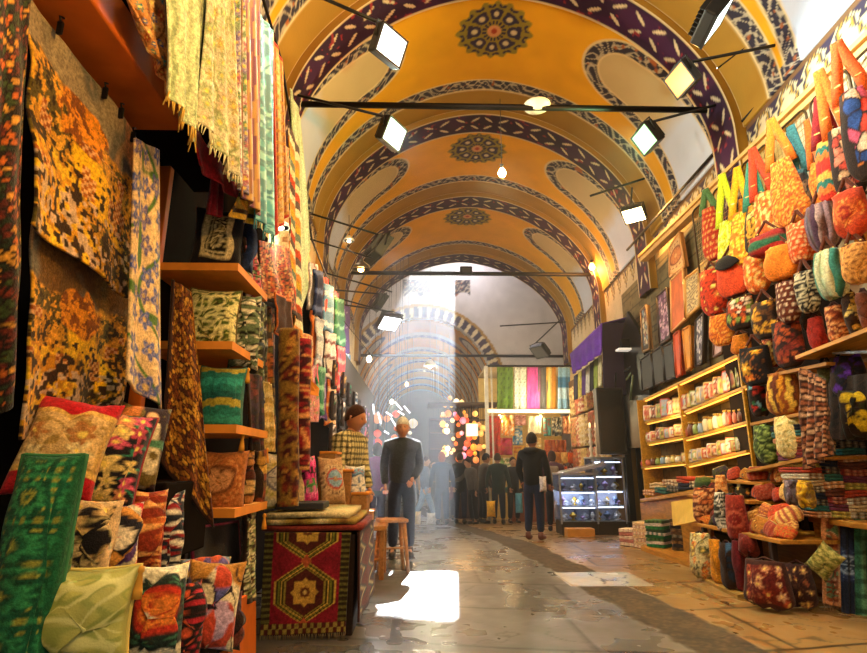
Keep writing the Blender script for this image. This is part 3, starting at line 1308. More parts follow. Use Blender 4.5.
bulb('bare bulb on a cord from the front tie rod', P_(502, 173, 6.32), P_(500, 99, 6.32), 130, '#ffe6a8', .055, 22)
bulb('dusty bulb hanging far down the street before the far arch', P_(430, 365, 16.0), (P_(430, 365, 16.0)[0], 16.0, 7.7), 170, '#fff0c0', .09, 14, '#d8d0b0')
bulb('warm bulb in a reflector over the left wall poles', P_(361, 268, 8.4), P_(345, 246, 8.3), 70, '#ffb860', .065, 14, '#3a3026')
bulb('warm bulb on the right wall at the end of the third rod', P_(592, 267, 12.4), P_(590, 240, 12.4), 120, '#ffb060', .08, 16)
bulb('small white reflector lamp clipped before the patterned left hangings', P_(281, 226, 3.9), P_(283, 205, 3.95), 12, '#fff2cc', .03, 18, '#d8d2c4')
bulb('small glass lamp between the poles on the left', P_(349, 240, 8.2), P_(349, 215, 8.2), 14, '#ffe9c4', .04, 3, '#cfc8b8')
# round ceiling fitting and junction box
t = thing('smoke_alarm', 'round cream ceiling fitting hanging at the tie rod', 'ceiling fitting', P_(537, 107, 6.32))
MB().lathe([(.02, -.05), (.06, -.045), (.075, -.02), (.17, 0), (.175, .03), (.05, .06), (.03, .1)], (0, 0, 0), 22).build('dish', mat('#e9dfc0', .5), t)
MB().tube([(0, 0, .08), (0, 0, .14)], .012).build('stem', dm, t)
t = thing('junction_box', 'small black box on the third tie rod', 'box', P_(466, 271, 12.7))
MB().box((0, 0, 0), (.30, .12, .22), .02).build('case', dm, t)
MB().box((0, -.065, .0), (.2, .01, .12), .003).build('lid', mat('#2c2926', .5), t)
# thin poles and cables
for i, (a, b, r, lb) in enumerate([
    ((P_(300, 236, 8.3)), P_(372, 258, 8.5), .014, 'thin black pole under the dark floodlight on the left'),
    ((P_(322, 272, 9.6)), P_(392, 292, 10.2), .016, 'upper thin pole of the left pair before the third rib'),
    ((P_(334, 297, 11)), P_(388, 312, 11.3), .016, 'lower thin pole of the left pair before the third rib'),
    ((P_(590, 196, 8.8)), P_(652, 176, 8.6), .02, 'short iron pole at the right wall above the spotlight'),
    ((P_(500, 326, 14.4)), P_(566, 322, 14.4), .018, 'thin rail at the right of the third vault')]):
    rod(a, b, r, 'pole', lb, 'pole')
rod(AX(850, 2, 3.92), AX(627, 250, 4.0), .022, 'conduit', 'dark conduit running along the right wall above the cornice', 'conduit')
tag(MB().tube([AX(700, 82, 3.7), AX(735, 55, 3.75), AX(770, 30, 3.8), AX(795, 24, 3.85), AX(815, 30, 3.9)], .012, 6).build('cable', dm), 'black cable looping behind the orange floodlight', 'cable')
tag(MB().tube([AX(262, -5, -1.25), AX(281, 60, -1.3), AX(296, 150, -1.35), AX(312, 240, -1.4), AX(336, 300, -1.5), AX(352, 372, -1.6)], .014, 6).build('cable', dm), 'black cable along the top of the left hangings', 'cable')
# arcade lamp behind the photographer; unseen bulbs added to light stalls and vault
for q, (x, y, z, e, c, lb) in enumerate([
    (.9, -.6, 4.9, 130, '#ffd9a0', 'bulb over the street behind the viewpoint'),
    (1.9, 2.2, 4.5, 50, '#ffb050', 'added bulb over the right hand bag stall, above the frame'),
    (-.15, 2.6, 4.7, 130, '#ffc060', 'added bulb over the left hand textile stall, above the frame'),
    (-.15, 1.0, 2.75, 70, '#ffc468', 'added low bulb before the left tapestries, above the frame'),
    (.9, 3.9, 6.0, 85, '#fff4e0', 'added bulb high in the first vault, above the frame')]):
    bulb(lb, (x, y, z), (x, y, vz(x, y) + .02), e, c, .07, 6)

# ================================================================== left: the textile stall
dk = wood('#2a180d', .6)
amber = mat('#c4621c', .65, mott=.12, spec=.2)
amber2 = mat('#d8862c', .6, mott=.14, spec=.25)
backm = mat('#140d08', .95, spec=.05)
o = MB().box((-1.63, 5.3, 1.7), (.16, 8.6, 3.4)).build('stall_back_panel', backm)
tag(o, 'dark timber back panel of the left textile stall', 'panel', kind='structure')
o = MB().box((-1.27, 1.77, 2.80), (.28, 1.15, .16), .008).build('shelf_beam', amber)
o.location = (0, 0, 0)
tag(o, 'orange timber beam over the landscape tapestries', 'beam')
o = MB().box((-1.30, 2.2, 3.35), (.36, 2.2, .9)).build('stall_interior_box', backm)  # near-black block filling the dark interior above the beam
tag(o, 'near-black box for the dark interior above the orange beam behind the scarves', 'canopy')


def HX(X, *q):
    return [AX(a, b, X) for a, b in q]


hang('dark tufted multicolour rug hanging at the left edge of the picture', 'rug', [AX(-30, -20, -1.16), AX(27, -8, -1.16), AX(10, 402, -1.2), AX(-40, 440, -1.2)],
     p_cell(['#5a1f12', '#2c3a1a', '#a8541a', '#1a2416', '#b8822c', '#43140e'], 60, 3, '#160c06', .1), (2, .012), .03, 'hanging_rug', wave=.02, k=1.3)
hang('upper landscape tapestry of clouds and autumn trees under the orange beam', 'tapestry', HX(-1.3, (22, -14), (137, 139), (129, 299), (32, 224)),
     p_land(3), (1.5, .02), .01, 'tapestry', wave=.03, k=1.0)
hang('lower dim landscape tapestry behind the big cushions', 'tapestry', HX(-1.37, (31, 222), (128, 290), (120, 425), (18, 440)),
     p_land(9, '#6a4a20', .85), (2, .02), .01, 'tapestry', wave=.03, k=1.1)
for i, (x, y) in enumerate(((60, 28), (105, 93), (121, 113), (133, 137))):
    q = AX(x, y, -1.27)
    t = thing('clip', 'black clip at the top edge of the upper tapestry, %s from the left' % ORD[i], 'clip', q)
    MB().box((0, 0, 0), (.02, .012, .05), .003).build('jaw', dm, t)
    MB().tube([(0, 0, .02), (0, -.01, .04), (0, .01, .05)], .004, 6).build('spring', dm, t)
hang('cream curtain with blue flowers and green stems', 'curtain', HX(-1.2, (134, 138), (158, 150), (163, 410), (123, 380)),
     p_flor('#d8b884', ['#3c4c8c', '#4a5aa0', '#54508a'], 26, .05, 5, '#4c7030', 5, '#c9a86a'), (1.4, .015), .01, 'hanging_curtain', k=.9)
hang('gold and brown sequinned shawl draped beside the shelves', 'shawl', [AY(172, 280, 2.72), AY(192, 292, 2.78), AY(214, 528, 2.72), AY(160, 462, 2.66)],
     p_cell(['#8a5416', '#c08a2c', '#6a3410', '#a06a1c', '#4c240c'], 42, 8, '#2a1206', .06), (1.5, .012), .012, 'draped_shawl', wave=.02, k=1.0)

SC = -.95
scf = [
    ('multicolour orange and blue scarf at the left end of the top row', [(100, -40), (163, -40), (171, 98), (148, 40)], p_flor('#c98a4c', ['#3a5a8c', '#2c7a7a', '#b0441c', '#e0c080'], 60, .05, 1, '#7a4a20'), None, SC - .08),
    ('pale green scarf with a gold fringed tip', [(166, -45), (209, -45), (197, 142), (170, 92)], p_str(['#b8c494', '#ccd4a4', '#a4b484', '#d8d8a8'], 18, True, .02, 2), '#c9a040', SC),
    ('cream scarf with faint yellow leaf print', [(209, -45), (232, -45), (236, 178), (200, 120)], p_flor('#d6cfa6', ['#b8a25c', '#a8b47c', '#ccb890'], 60, .04, 3, '#9aa06a'), '#d8cfa0', SC + .02),
    ('white scarf with red and lilac flower dots', [(232, -45), (244, -45), (246, 196), (229, 172)], p_flor('#e2dac8', ['#a85a6a', '#7a6a9a', '#6a8a5a'], 90, .03, 4, '#8a9a78'), None, SC),
    ('orange and purple striped silk scarf', [(243, -45), (258, -45), (261, 216), (244, 196)], p_str(['#a8683a', '#7a3a5a', '#c99a4c', '#8a4a2c', '#b08a6a'], 46, True, .01, 5), None, SC + .01),
    ('turquoise scarf with a woven white pattern', [(254, 8), (273, 30), (276, 243), (256, 216)], p_arab('#3fa8b4', ['#8ad0d0', '#2a7c8c'], 9, 6), '#58b0b4', SC - .02),
    ('cream scarf with a red tip and ladder pattern', [(271, 30), (282, 62), (287, 215), (274, 236)], p_border(p_chk('#d8b47c', '#7a3018', 16, .14, '#b8862c'), '#b03020', .02), None, SC - .05),
    ('red cloth sagging under the cream scarves', [(188, 118), (240, 190), (243, 205), (196, 165)], p_plain('#a01828', 3, .3), None, SC - .12),
    ('dark red cloth end below the red cloth', [(211, 165), (224, 180), (222, 218), (208, 214)], p_plain('#7a1626', 3, .3), None, SC - .2),
    ('mustard and brown folded shawl below the striped scarf', [(240, 188), (258, 198), (262, 228), (228, 215)], p_str(['#c99a20', '#3a2010', '#b8861c'], 6, False), None, SC - .08),
]
for lb, cor, fn, fr, X in scf:
    hang(lb, 'scarf', HX(X, *cor), fn, (2.4, .02), .008, 'hanging_scarf', 'scarves hanging over the left stall', fr, k=1.15, m=SILK() if 'silk' in lb or 'turq' in lb else None)

# shelf column: boards
sh = thing('wall_shelf', 'amber timber shelf column beside the sequinned shawl', 'shelf', AX(190, 300, -1.3))
base_ = np.array(sh.location)
for i, (l, r_, far, zb) in enumerate((((182, 270), (238, 269), (258, 301), 0), ((190, 349), (232, 348), (248, 368), 0), ((198, 433), (236, 432), (246, 444), 0), ((188, 518), (234, 520), (246, 524), 0))):
    a = AY(l[0], l[1], 3.0)
    b = AY(r_[0], r_[1], 3.0)
    z = float(a[2])
    b[2] = z
    Yf = 3.62
    c = np.array([b[0] + (.0), Yf, z])
    MB().poly([np.array([-1.55, 3.0, z]) - base_, b - base_, c - base_, np.array([-1.55, Yf, z]) - base_], .045, (0, 0, 1)).build('shelf_board', amber2, sh)
MB().box(np.array([-1.52, 3.0, 1.6]) - base_, (.07, .05, 2.6), .005).build('upright', amber, sh)
MB().box(np.array([-1.5, 3.66, 1.6]) - base_, (.14, .05, 2.6), .005).build('upright', dk, sh)

YB = PI * .12
cushion('black cushion with a silver scroll panel on the top shelf', 218, 238, 52, 66, .25, p_border(p_border(p_tile('#1c1812', '#d8c898', '#a89868', 4.2, 8), '#c9b888', .20), '#15131a', .14), Y=3.12, t=.16, lean=-.12)
cushion('navy cushion end beside the silver-panelled one', 249, 240, 13, 66, .5, p_plain('#1c2c50', 2, .4), Y=3.35, t=.14, lean=-.1)
cushion('green and black leaf-scroll cushion on the second shelf', 213, 318, 52, 62, .2, p_arab('#a8a458', ['#2c2c14', '#4a5a1e', '#d8cf8a'], 6, 4, .4), Y=3.14, t=.17, lean=-.1, piping='#5a4a1c')
cushion('black and white floral cushion pressed against the leafy one', 246, 330, 30, 78, .5, p_arab('#d8cfae', ['#1c1c14', '#5a6a4a'], 6, 7, .42), Y=3.35, t=.14, lean=-.08)
cushion('teal brocade cushion with gold bands on the third shelf', 221, 398, 50, 70, .3, p_border(p_str(['#1c6a5c', '#2a8a7a', '#1c6a5c', '#9a8a2c', '#14504a'], 9, False, .01), '#1a5a4c', .03), Y=3.14, t=.16, lean=-.16, tassels='#c98a1c')
cushion('rust cushion with a round pale medallion on the bottom shelf', 220, 482, 54, 66, .2, p_med('#a0602c', '#6a3a1a', '#c98a54', 10, .25, 3, '#9a5524', '#b87a3c'), Y=3.14, t=.15, lean=-.12)
cushion('brown cushion end leaning beside the rust one', 246, 484, 16, 70, .5, p_cell(['#7a3a1a', '#b87a3c', '#4a2010', '#c9a060'], 9, 4), Y=3.4, t=.12, lean=-.1)
cushion('gold tasselled cushion end beside the brown one', 259, 480, 16, 66, .6, p_cell(['#a8782c', '#6a4a1c', '#c9983c', '#7a3a1a'], 8, 5), Y=3.6, t=.12, lean=-.1, tassels='#d88a1c')
hang('black cloth with a pink hem hanging under the bottom shelf', 'cloth', HX(-1.1, (188, 528), (238, 520), (240, 606), (192, 592)), p_border(p_plain('#0f0c0c', 1, .2), '#a02c4c', .03), (2, .02), .01)
hang('crocheted cream and green garland hanging past the black cloth', 'garland', HX(-1.02, (243, 508), (254, 508), (253, 600), (243, 604)), p_cell(['#c9c08a', '#7a8a4a', '#e0d8a8', '#5a3a1a'], 30, 2), (2, .012), .03, 'garland', wave=.03)

# textiles hanging further along the left wall
WL = [
    ('pink and white speckled textile above the second shelf end', [(243, 236), (262, 250), (262, 306), (247, 300)], p_cell(['#d87a8a', '#e8d0b8', '#b8304c', '#7a9a6a'], 16, 2), -1.12),
    ('orange embroidered cloth swept into a point', [(258, 240), (290, 248), (297, 318), (262, 296)], p_cell(['#c9602c', '#d8a060', '#a8301c', '#b87a3c', '#8a3a1c'], 17, 3), -1.1),
    ('dark-lined cloth flap with an orange edge', [(274, 292), (290, 300), (291, 352), (275, 330)], p_border(p_plain('#3a1c10', 3), '#c96a2c', .04), -1.05),
    ('beige textile with red figures above the orange cloth', [(272, 140), (289, 148), (290, 262), (270, 258)], p_flor('#c9a87a', ['#a82c24', '#8a5a2c', '#6a8a5a', '#d86a3c'], 40, .04, 6, '#9a7a4a'), -1.15),
    ('ethnic band textile in orange, grey and cream', [(288, 120), (298, 150), (301, 345), (288, 300)], p_str(['#d8883a', '#e8dcb8', '#5a4a44', '#b8441c', '#e0d0a0', '#6a7a6a', '#c9a02c'], 24, False, .006), -1.22),
    ('mint green scarf at the end of the row', [(290, 88), (300, 118), (309, 250), (300, 345)], p_str(['#b4c8a4', '#9ab894', '#ccd8b8'], 20, True), -1.3),
    ('white shawl with flower print behind the second shelf', [(252, 300), (267, 305), (264, 408), (250, 385)], p_arab('#d0c8a4', ['#4a5a6a', '#6a7a4a', '#2a2a20'], 6, 12, .4), -1.1),
    ('olive and orange hanging bag strip beside the dark gap', [(262, 305), (274, 308), (275, 440), (262, 430)], p_cell(['#8a6a20', '#3a2a14', '#b86a2c', '#5a5a24'], 16, 6), -1.22),
    ('dark plum cloth between the teal cushion and gold cloth', [(246, 372), (262, 376), (262, 452), (248, 450)], p_cell(['#2c1c34', '#4a1c2c', '#1c1c2c', '#6a2a24'], 10, 2), -1.05),
    ('gold ribbed cloth strip hanging beside the plum cloth', [(260, 380), (271, 384), (273, 452), (261, 450)], p_str(['#c9a85c', '#a8883c', '#d8c080'], 14, False, .02), -1.1),
    ('orange and cream patterned textile low on the left wall', [(296, 330), (312, 336), (313, 392), (297, 398)], p_flor('#d8a05a', ['#b8301c', '#e8d0a0', '#7a8a4a'], 26, .06, 8, '#a8502c'), -1.3),
    ('rose-patterned pink bundle hanging over the yellow bags', [(300, 392), (318, 395), (318, 422), (299, 422)], p_flor('#d88a8a', ['#b8283c', '#f0d8c8'], 12, .12, 8, '#8a9a5a'), -1.2),
]
for lb, cor, fn, X in WL:
    hang(lb, 'textile', HX(X, *cor), fn, (2, .022), .012, 'hanging_textile', 'textiles along the left wall', k=1.3, wave=.02)
# rolled rugs standing
for lb, cor, r, fn in (('tall rolled rug in dark red and gold standing on end', ((279, 330), (283, 506), 3.9), .062, p_arab('#6a2414', ['#a8762c', '#3a1010', '#7a5a20'], 7, 3)),
                       ('slim rolled rug in crimson behind the gold one', ((296, 340), (297, 470), 4.6), .07, p_arab('#8a1c20', ['#c98a4c', '#3a1014'], 6, 4))):
    a, b = AY(cor[0][0], cor[0][1], cor[2]), AY(cor[1][0], cor[1][1], cor[2])
    u, v = uv(22, 60)
    L = a[2] - b[2]
    rr = r * (1 + .05 * np.sin(v * 9)) * (1 + .04 * np.sin(u * 2 * PI * 3))
    P = np.stack([rr * np.cos(-u * 2 * PI) + (v - .5) * (a[0] - b[0]) * .6, rr * np.sin(-u * 2 * PI), v * L], -1)
    o = put_obj('rolled_rug', slab(P, fn(u, v, .3), .02, 'rug'), CLOTH(), None, b)
    tag(o, lb, 'rug')
# a leaning amber board, and little display shelves behind
board('timber_bracket', 'triangular amber shelf bracket before the orange textile', 'bracket', [AX(303, 372, -1.25), AX(319, 388, -1.1), AX(318, 396, -1.1), AX(303, 393, -1.25)], .03, amber2, n=(0, 1, 0))
# clothes at the far left end of the wall
cl = [('white striped shirt', '#e8e0e0', '#7a3a3a'), ('navy jacket', '#1c2850', '#5a6aa0'), ('red blouse', '#b8242c', '#e88a7a'), ('sky blue shirt', '#6a9ac8', '#e0e8f0'), ('pink dress', '#d86a8a', '#f0c8d0'),
      ('green top', '#2c7a5a', '#8ac8a0'), ('violet scarf', '#5a3a8a', '#b8a0d8'), ('orange tunic', '#d8702c', '#f0c890'), ('white blouse', '#dcdce4', '#a8b0c8'), ('black vest', '#1c1c20', '#4a4a50')]
k = 0
for row in range(3):
    for i in range(7):
        nm, c1, c2 = cl[k % 10]
        x = 309 + i * 5.2 + row * 1.5
        y = 262 + row * 48 + i * 7
        w_ = 9 - row
        X = -1.45 + .04 * (i % 2)
        hang('%s hanging in the %s row of clothes on the far left, %s along' % (nm, ['upper', 'middle', 'lower'][row], ORD[i]), 'garment',
             HX(X, (x, y), (x + w_, y + 3), (x + w_ - 1, y + 50), (x - 1, y + 46)), p_str([c1, c2, c1, c1], 9 + i, i % 2 == 0, .02, i), (1.5, .03), .03,
             'hanging_garment', 'clothes hanging at the far left', k=1.6, wave=.04, scal=.02)
        k += 1

# ------------------------------------------------ cushion pile bottom left
GR = 'cushions piled at the front left'
ry = p_border(p_flor('#c9a468', ['#b07a3a', '#d8c088', '#a86a34'], 9, .12, 2, '#9a7a3c'), '#b08a44', .04)
def redtan(u, v, a):
    C = ry(u, v, a)
    C = np.where(((v > .82) | (v < .2))[..., None], lin('#a8121c') * (.8 + .4 * vn(u, v, 8, 1))[..., None], C)
    return np.where((np.abs(v - .8) < .03)[..., None] | (np.abs(v - .22) < .03)[..., None], lin('#c9a050'), C)
def figure(u, v, a):
    C = base(u, '#c97a3a', 2, v)
    C = put(C, st(u - .42, .1), lin('#2a1a20'))
    C = put(C, st(.18 - np.abs(u - .62 - .1 * np.sin(v * 5)), .04) * (v < .75), lin('#d8c8a0'))
    C = put(C, st(.09 - np.hypot(u - .62, v - .8), .03), lin('#d8a878'))
    C = put(C, st(.05 - np.abs(v - .5), .02) * (u > .5), lin('#4a7a5a'))
    return put(C, st(vn(u, v, 8, 3) - .7, .05), lin('#6a5a2c'))
def rings(u, v, a):
    d = np.hypot((u - .45) * a * 1.6, v - .5)
    k = np.floor(d * 11).astype(int) % 6
    L = np.array([lin(c) for c in ('#c9202c', '#e8d8b8', '#1c1a24', '#c98a3c', '#5a3a6a', '#e0cfa8')])
    return L[k]
def crowd(u, v, a):
    C = base(u, '#5a5a90', 2, v)
    n = vn(u, v, 5, 8)
    C = put(C, st(n - .5, .05), lin('#b89ab0'))
    C = put(C, st(vn(u, v, 7, 9) - .6, .05), lin('#b8442c'))
    C = put(C, st(vn(u, v, 6, 19) - .66, .04), lin('#d8c8a0'))
    C = put(C, st(v - .8 + .1 * np.sin(u * 8), .05), lin('#a8742c'))
    return put(C, st(.04 - np.abs(n - .5), .02), lin('#1c1420'))
cushion('tan cushion with crimson top and bottom behind the green ones', 54, 444, 92, 108, .25, redtan, Y=2.0, t=.17, lean=-.3, roll=.12, group=GR)
cushion('black cushion with pink roses and a green diamond trellis', 106, 456, 66, 104, .45, p_flor('#17131a', ['#c9506a', '#d88a5a', '#e0c070', '#a83a4a'], 18, .1, 6, '#2c7a5a'), Y=2.15, t=.17, lean=-.3, roll=.15, piping='#8a2a2c', group=GR)
cushion('dark cushion printed with a robed figure', 134, 444, 54, 92, .55, figure, Y=2.35, t=.15, lean=-.28, roll=.12, group=GR)
cushion('green brocade upright cushion at the left edge', 30, 558, 68, 218, .1, p_border(p_tile('#0f4a30', '#2a7a48', '#8a8a34', 4.5), '#14502f', .03), Y=1.72, t=.13, lean=-.08, group=GR, pinch=.015, piping='#2c6a3c')
cushion('black cushion with cream woven flowers below the tan one', 86, 540, 54, 86, .35, p_border(p_flor('#141014', ['#d8c8a0', '#b8a070', '#c9a468'], 9, .14, 4, '#9a8a5a'), '#c9a878', .07), Y=2.0, t=.14, lean=-.2, roll=.06, group=GR)
cushion('ring-patterned cushion in red, cream and black', 120, 538, 42, 74, .5, rings, Y=2.15, t=.14, lean=-.2, group=GR)
cushion('orange leaf-print cushion in the middle of the pile', 147, 530, 38, 86, .5, p_arab('#c9662c', ['#e8a85c', '#8a3018'], 4, 5, .4), Y=2.3, t=.14, lean=-.2, group=GR)
cushion('white cushion with red and black leaf sprigs', 168, 534, 34, 92, .6, p_arab('#d8d0b8', ['#8a1c20', '#1c2430'], 5, 9, .36), Y=2.45, t=.13, lean=-.2, group=GR)
cushion('pale green silk cushion with a square grid and gold tassels', 81, 614, 104, 96, .12, p_border(p_arab('#a8a852', ['#8a9440', '#c4c47a'], 3, 2, .22), '#98984a', .03), Y=1.78, t=.16, lean=-.12, piping='#c9b45c', tassels='#c98f2c', m=SILK(), group=GR)
cushion('cream cushion with a large orange medallion ringed in black', 158, 612, 56, 98, .4, p_med('#d8cfae', '#b8301c', '#e07a2c', 14, .26, 2, '#1c2a24', '#3c6a4c'), Y=1.95, t=.15, lean=-.12, group=GR)
cushion('black cushion with rows of small red circles', 188, 622, 26, 84, .6, p_dots('#17100f', ['#a8242c', '#c9502c'], 12, .33), Y=2.05, t=.12, lean=-.12, group=GR)
cushion('blue and mauve picture cushion at the right of the pile', 207, 606, 60, 92, .35, crowd, Y=2.2, t=.14, lean=-.2, roll=.1, group=GR)
cushion('striped mauve and orange cushion lying behind the picture cushion', 205, 574, 52, 36, .35, p_str(['#b8502c', '#7a8a9a', '#c9a05c', '#5a4a7a'], 6, False, .05), Y=2.4, t=.14, lean=-.5, group=GR)
# stepped display stand under the pile
st_ = thing('display_stand', 'stepped near-black display stand under the piled cushions', 'stand', (-1.1, 2.3, 0))
MB().box((-.07, -.25, .22), (.8, .8, .44), .01).build('lower_step', backm, st_)  # near-black steps, as dark as the space behind the cushions
MB().box((-.12, .2, .45), (.66, .55, .6), .01).build('middle_step', backm, st_)
MB().box((-.2, .35, .95), (.5, .5, .32), .01).build('upper_step', backm, st_)
o = board('skirting_board', 'amber board closing the foot of the left stall', 'board', [AY(228, 606, 2.9), AY(256, 590, 3.9), AZ(256, 652, .01), AZ(228, 700, .01)], .04, amber, n=(-1, 0, 0))

# ------------------------------------------------ kilim covered stack
cushion('dark plum cushion end at the right foot of the pile', 231, 622, 22, 60, .5, p_cell(['#3a1c24', '#7a3a2c', '#1c1420'], 6, 4), Y=2.55, t=.12, lean=-.15, group=GR)
a = AZ(259, 638, .0)
b = AZ(345, 634, .0)
YS = float(a[1])
XA, XB = float(a[0]), float(AY(357, 560, YS)[0])
hS = float(AY(300, 532, YS)[2])
dp = 1.0
o = MB().box(((XA + XB) / 2, YS + dp / 2 + .03, hS / 2 - .01), (XB - XA - .04, dp, hS - .02), .01).build('goods_chest', dk)
tag(o, 'dark chest hidden under the hanging kilim', 'chest')
kil = p_hex()
hang('red and gold hexagon-pattern kilim hanging down the front of the stack', 'kilim', [(XA, YS - .03, hS), (XB - .05, YS - .03, hS), (XB - .06, YS - .06, .05), (XA + .02, YS - .06, .03)], kil, (2.5, .008), .014, 'hanging_kilim', fringe='#8a7a5a', k=1.0)
hang('dark blue patterned kilim folded over the street side of the stack', 'kilim', [(XB + .005, YS - .02, hS), (XB + .03, YS + .95, hS), (XB + .05, YS + .95, .10), (XB + .02, YS - .02, .10)], p_border(p_kilim('#1c2030', ['#4a1c1c', '#a89868', '#2c3a3a'], '#5a2018', 2, 4), '#3a1c1a', .05), (2, .006), .014, 'hanging_kilim')
for i, (c, lb) in enumerate((('#7a2c20', 'rust kilim folded at the bottom of the stack top'), ('#9a8038', 'gold kilim folded in the middle of the stack top'), ('#c9b884', 'cream kilim folded on top with a beaded edge'))):
    folded(lb, (XA + XB) / 2 - .02 * i, YS + .45, hS + .005 + i * .045, 0, XB - XA + .06 - .06 * i, .95, .042, [c, '#6a4a20', c, '#d8c890'], 1, seed=i + 3, name='folded_kilim', cat='kilim', group='kilims folded on the stack')
zt = hS + .145
cushion('cream cushion with grey rosette panels leaning on the kilim stack', 277, 480, 46, 62, .5, p_border(p_med('#c9c0a0', '#5a5a6a', '#b8b0a0', 6, .22, 4, '#c9b87a', '#a8a04a'), '#a8a04c', .04), Y=4.45, t=.16, lean=-.25, group='cushions on the kilim stack')
cushion('beige cushion end leaning behind the rosette cushion', 299, 484, 13, 46, .9, p_plain('#a8906a', 2, .3), Y=4.6, t=.1, lean=-.2, group='cushions on the kilim stack')
cushion('pink and green zigzag cushion on the kilim stack', 311, 479, 17, 50, .9, p_str(['#c92c7a', '#d86aa0', '#3c7a3c', '#c92c7a', '#2a1a20'], 7, False, .08), Y=4.75, t=.12, lean=-.2, group='cushions on the kilim stack')
cushion('tan cushion with a red and blue diamond by the timber steps', 335, 480, 24, 50, .7, p_med('#a8825a', '#a83a2c', '#7a98a8', 4, .22, 6, '#b89a70', '#6a4a3a'), Y=4.95, t=.13, lean=-.25, group='cushions on the kilim stack')
cushion('blue and white ring cushion at the far end of the stack', 358, 486, 20, 44, .6, p_med('#d8d0c0', '#3a5a7a', '#d8d0c0', 4, .28, 2, '#6a8aa0', '#a84a2c'), Y=5.3, t=.13, lean=-.2, group='cushions on the kilim stack')
o = MB().box(AY(303, 505, 4.5), (.36, .28, .05), .01).build('book', mat('#1c1a20', .6))
tag(o, 'flat black folded case lying on the kilim stack', 'case')
# stepped timber stands
def steps(label, x0, y0, z0, w_, d, hs, m):
    t = thing('timber_steps', label, 'stand', (x0, y0, z0))
    for i, h in enumerate(hs):
        MB().box((i * w_, 0, h / 2), (w_ * .98, d, h), .008).build('step', m, t)
        MB().box((i * w_ + .01, 0, h + .012), (w_ * 1.08, d * 1.06, .024), .006).build('tread', amber2, t)
    return t
q = AY(330, 500, 5.35)
steps('tall stepped timber display behind the small cushions', float(q[0]) - .02, 5.35, .62, .15, .3, (.66, .50, .30), wood('#a8743c'))
q = AY(372, 520, 6.3)
steps('low stepped timber display beside the stool', float(q[0]) - .36, 6.55, .55, .14, .28, (.42, .30, .12), wood('#c99a64'))
t = thing('side_table', 'pale timber table carrying the low stepped display', 'table', (float(q[0]) - .16, 6.55, 0))
MB().box((0, 0, .52), (.62, .5, .05), .008).build('table_top', wood('#b8803c'), t)
for sx in (-1, 1):
    for sy in (-1, 1):
        MB().box((sx * .27, sy * .2, .25), (.05, .05, .5), .006).build('leg', wood('#a8743c'), t)
MB().box((0, .1, .17), (.55, .3, .03), .005).build('lower_shelf', wood('#a8743c'), t)
# folded rugs stack by the kilims
for i in range(9):
    p = AZ(352, 572, 0)
    folded('%s folded rug from the floor in the pile beyond the kilim stack' % ORD[i], float(p[0]) - .17, 5.75, .01 + i * .075, 0, .48, .6, .07,
           [['#a84a3a', '#c98a6a', '#8a3028'], ['#9a5a44', '#d8b898', '#7a3a34'], ['#b8705a', '#8a2c24', '#d8a888']][i % 3], 2, 'rugs piled beyond the kilim stack', i, 'folded_rug', 'rug')
cush = cushion('carpet-covered pale pink bolster on the folded rug pile', 352, 505, 24, 18, .3, p_arab('#b87060', ['#8a3028', '#d8b8a0'], 4, 3), Y=5.75, t=.16, lean=-.6)

# stool
def stool(label, px, py, z, w_, legw, m):
    p = AZ(px, py, 0.0)
    t = thing('stool', label, 'stool', p, .25)
    MB().box((0, 0, z), (w_, w_ * .8, .04), .012).build('seat', m, t)
    for sx in (-1, 1):
        for sy in (-1, 1):
            MB().tube([(sx * w_ * .36, sy * w_ * .28, z - .02), (sx * w_ * .5, sy * w_ * .42, 0)], [.026, .02], 8).build('leg', m, t)
    for sx in (-1, 1):
        MB().tube([(sx * w_ * .43, -w_ * .34, z * .45), (sx * w_ * .43, w_ * .34, z * .45)], .012, 6).build('stretcher', m, t)
    MB().tube([(-w_ * .42, 0, z * .45), (w_ * .42, 0, z * .45)], .012, 6).build('stretcher', m, t)
    return t
stool('pale wooden stool standing in the street before the man in dark pullover', 391, 572, .56, .34, .04, wood('#b88456'))

# ================================================================== right: the bag stall
FR = -PI * .36
gold_w = wood('#c98a2c', .4)
honey = wood('#b87a2a', .45)
c1, c2 = AX(885, 22, 3.84), AX(640, 258, 3.9)
o = MB().poly([c1 - [0, 0, .07], c2 - [0, 0, .07], c2 + [0, 0, .05], c1 + [0, 0, .05]], .12, (1, 0, 0)).poly([c1 + [-.04, 0, .0], c2 + [-.04, 0, .0], c2 + [-.04, 0, .05], c1 + [-.04, 0, .05]], .05, (1, 0, 0)).build('cornice', mat('#d8a860', .6))
tag(o, 'pale timber cornice above the bag racks', 'cornice', kind='structure')
o = MB().box((3.97, 5.3, 4.0), (.1, 3.1, 1.5)).build('rack_backboard', mat('#c9a45c', .7))
tag(o, 'cream backboard behind the wire racks', 'panel', kind='structure')
o = MB().box((3.95, 5.2, 1.62), (.1, 3.4, 3.25)).build('stall_side_panel', mat('#22160c', .8, spec=.1))
tag(o, 'dark panel behind the low goods of the right stall', 'panel', kind='structure')

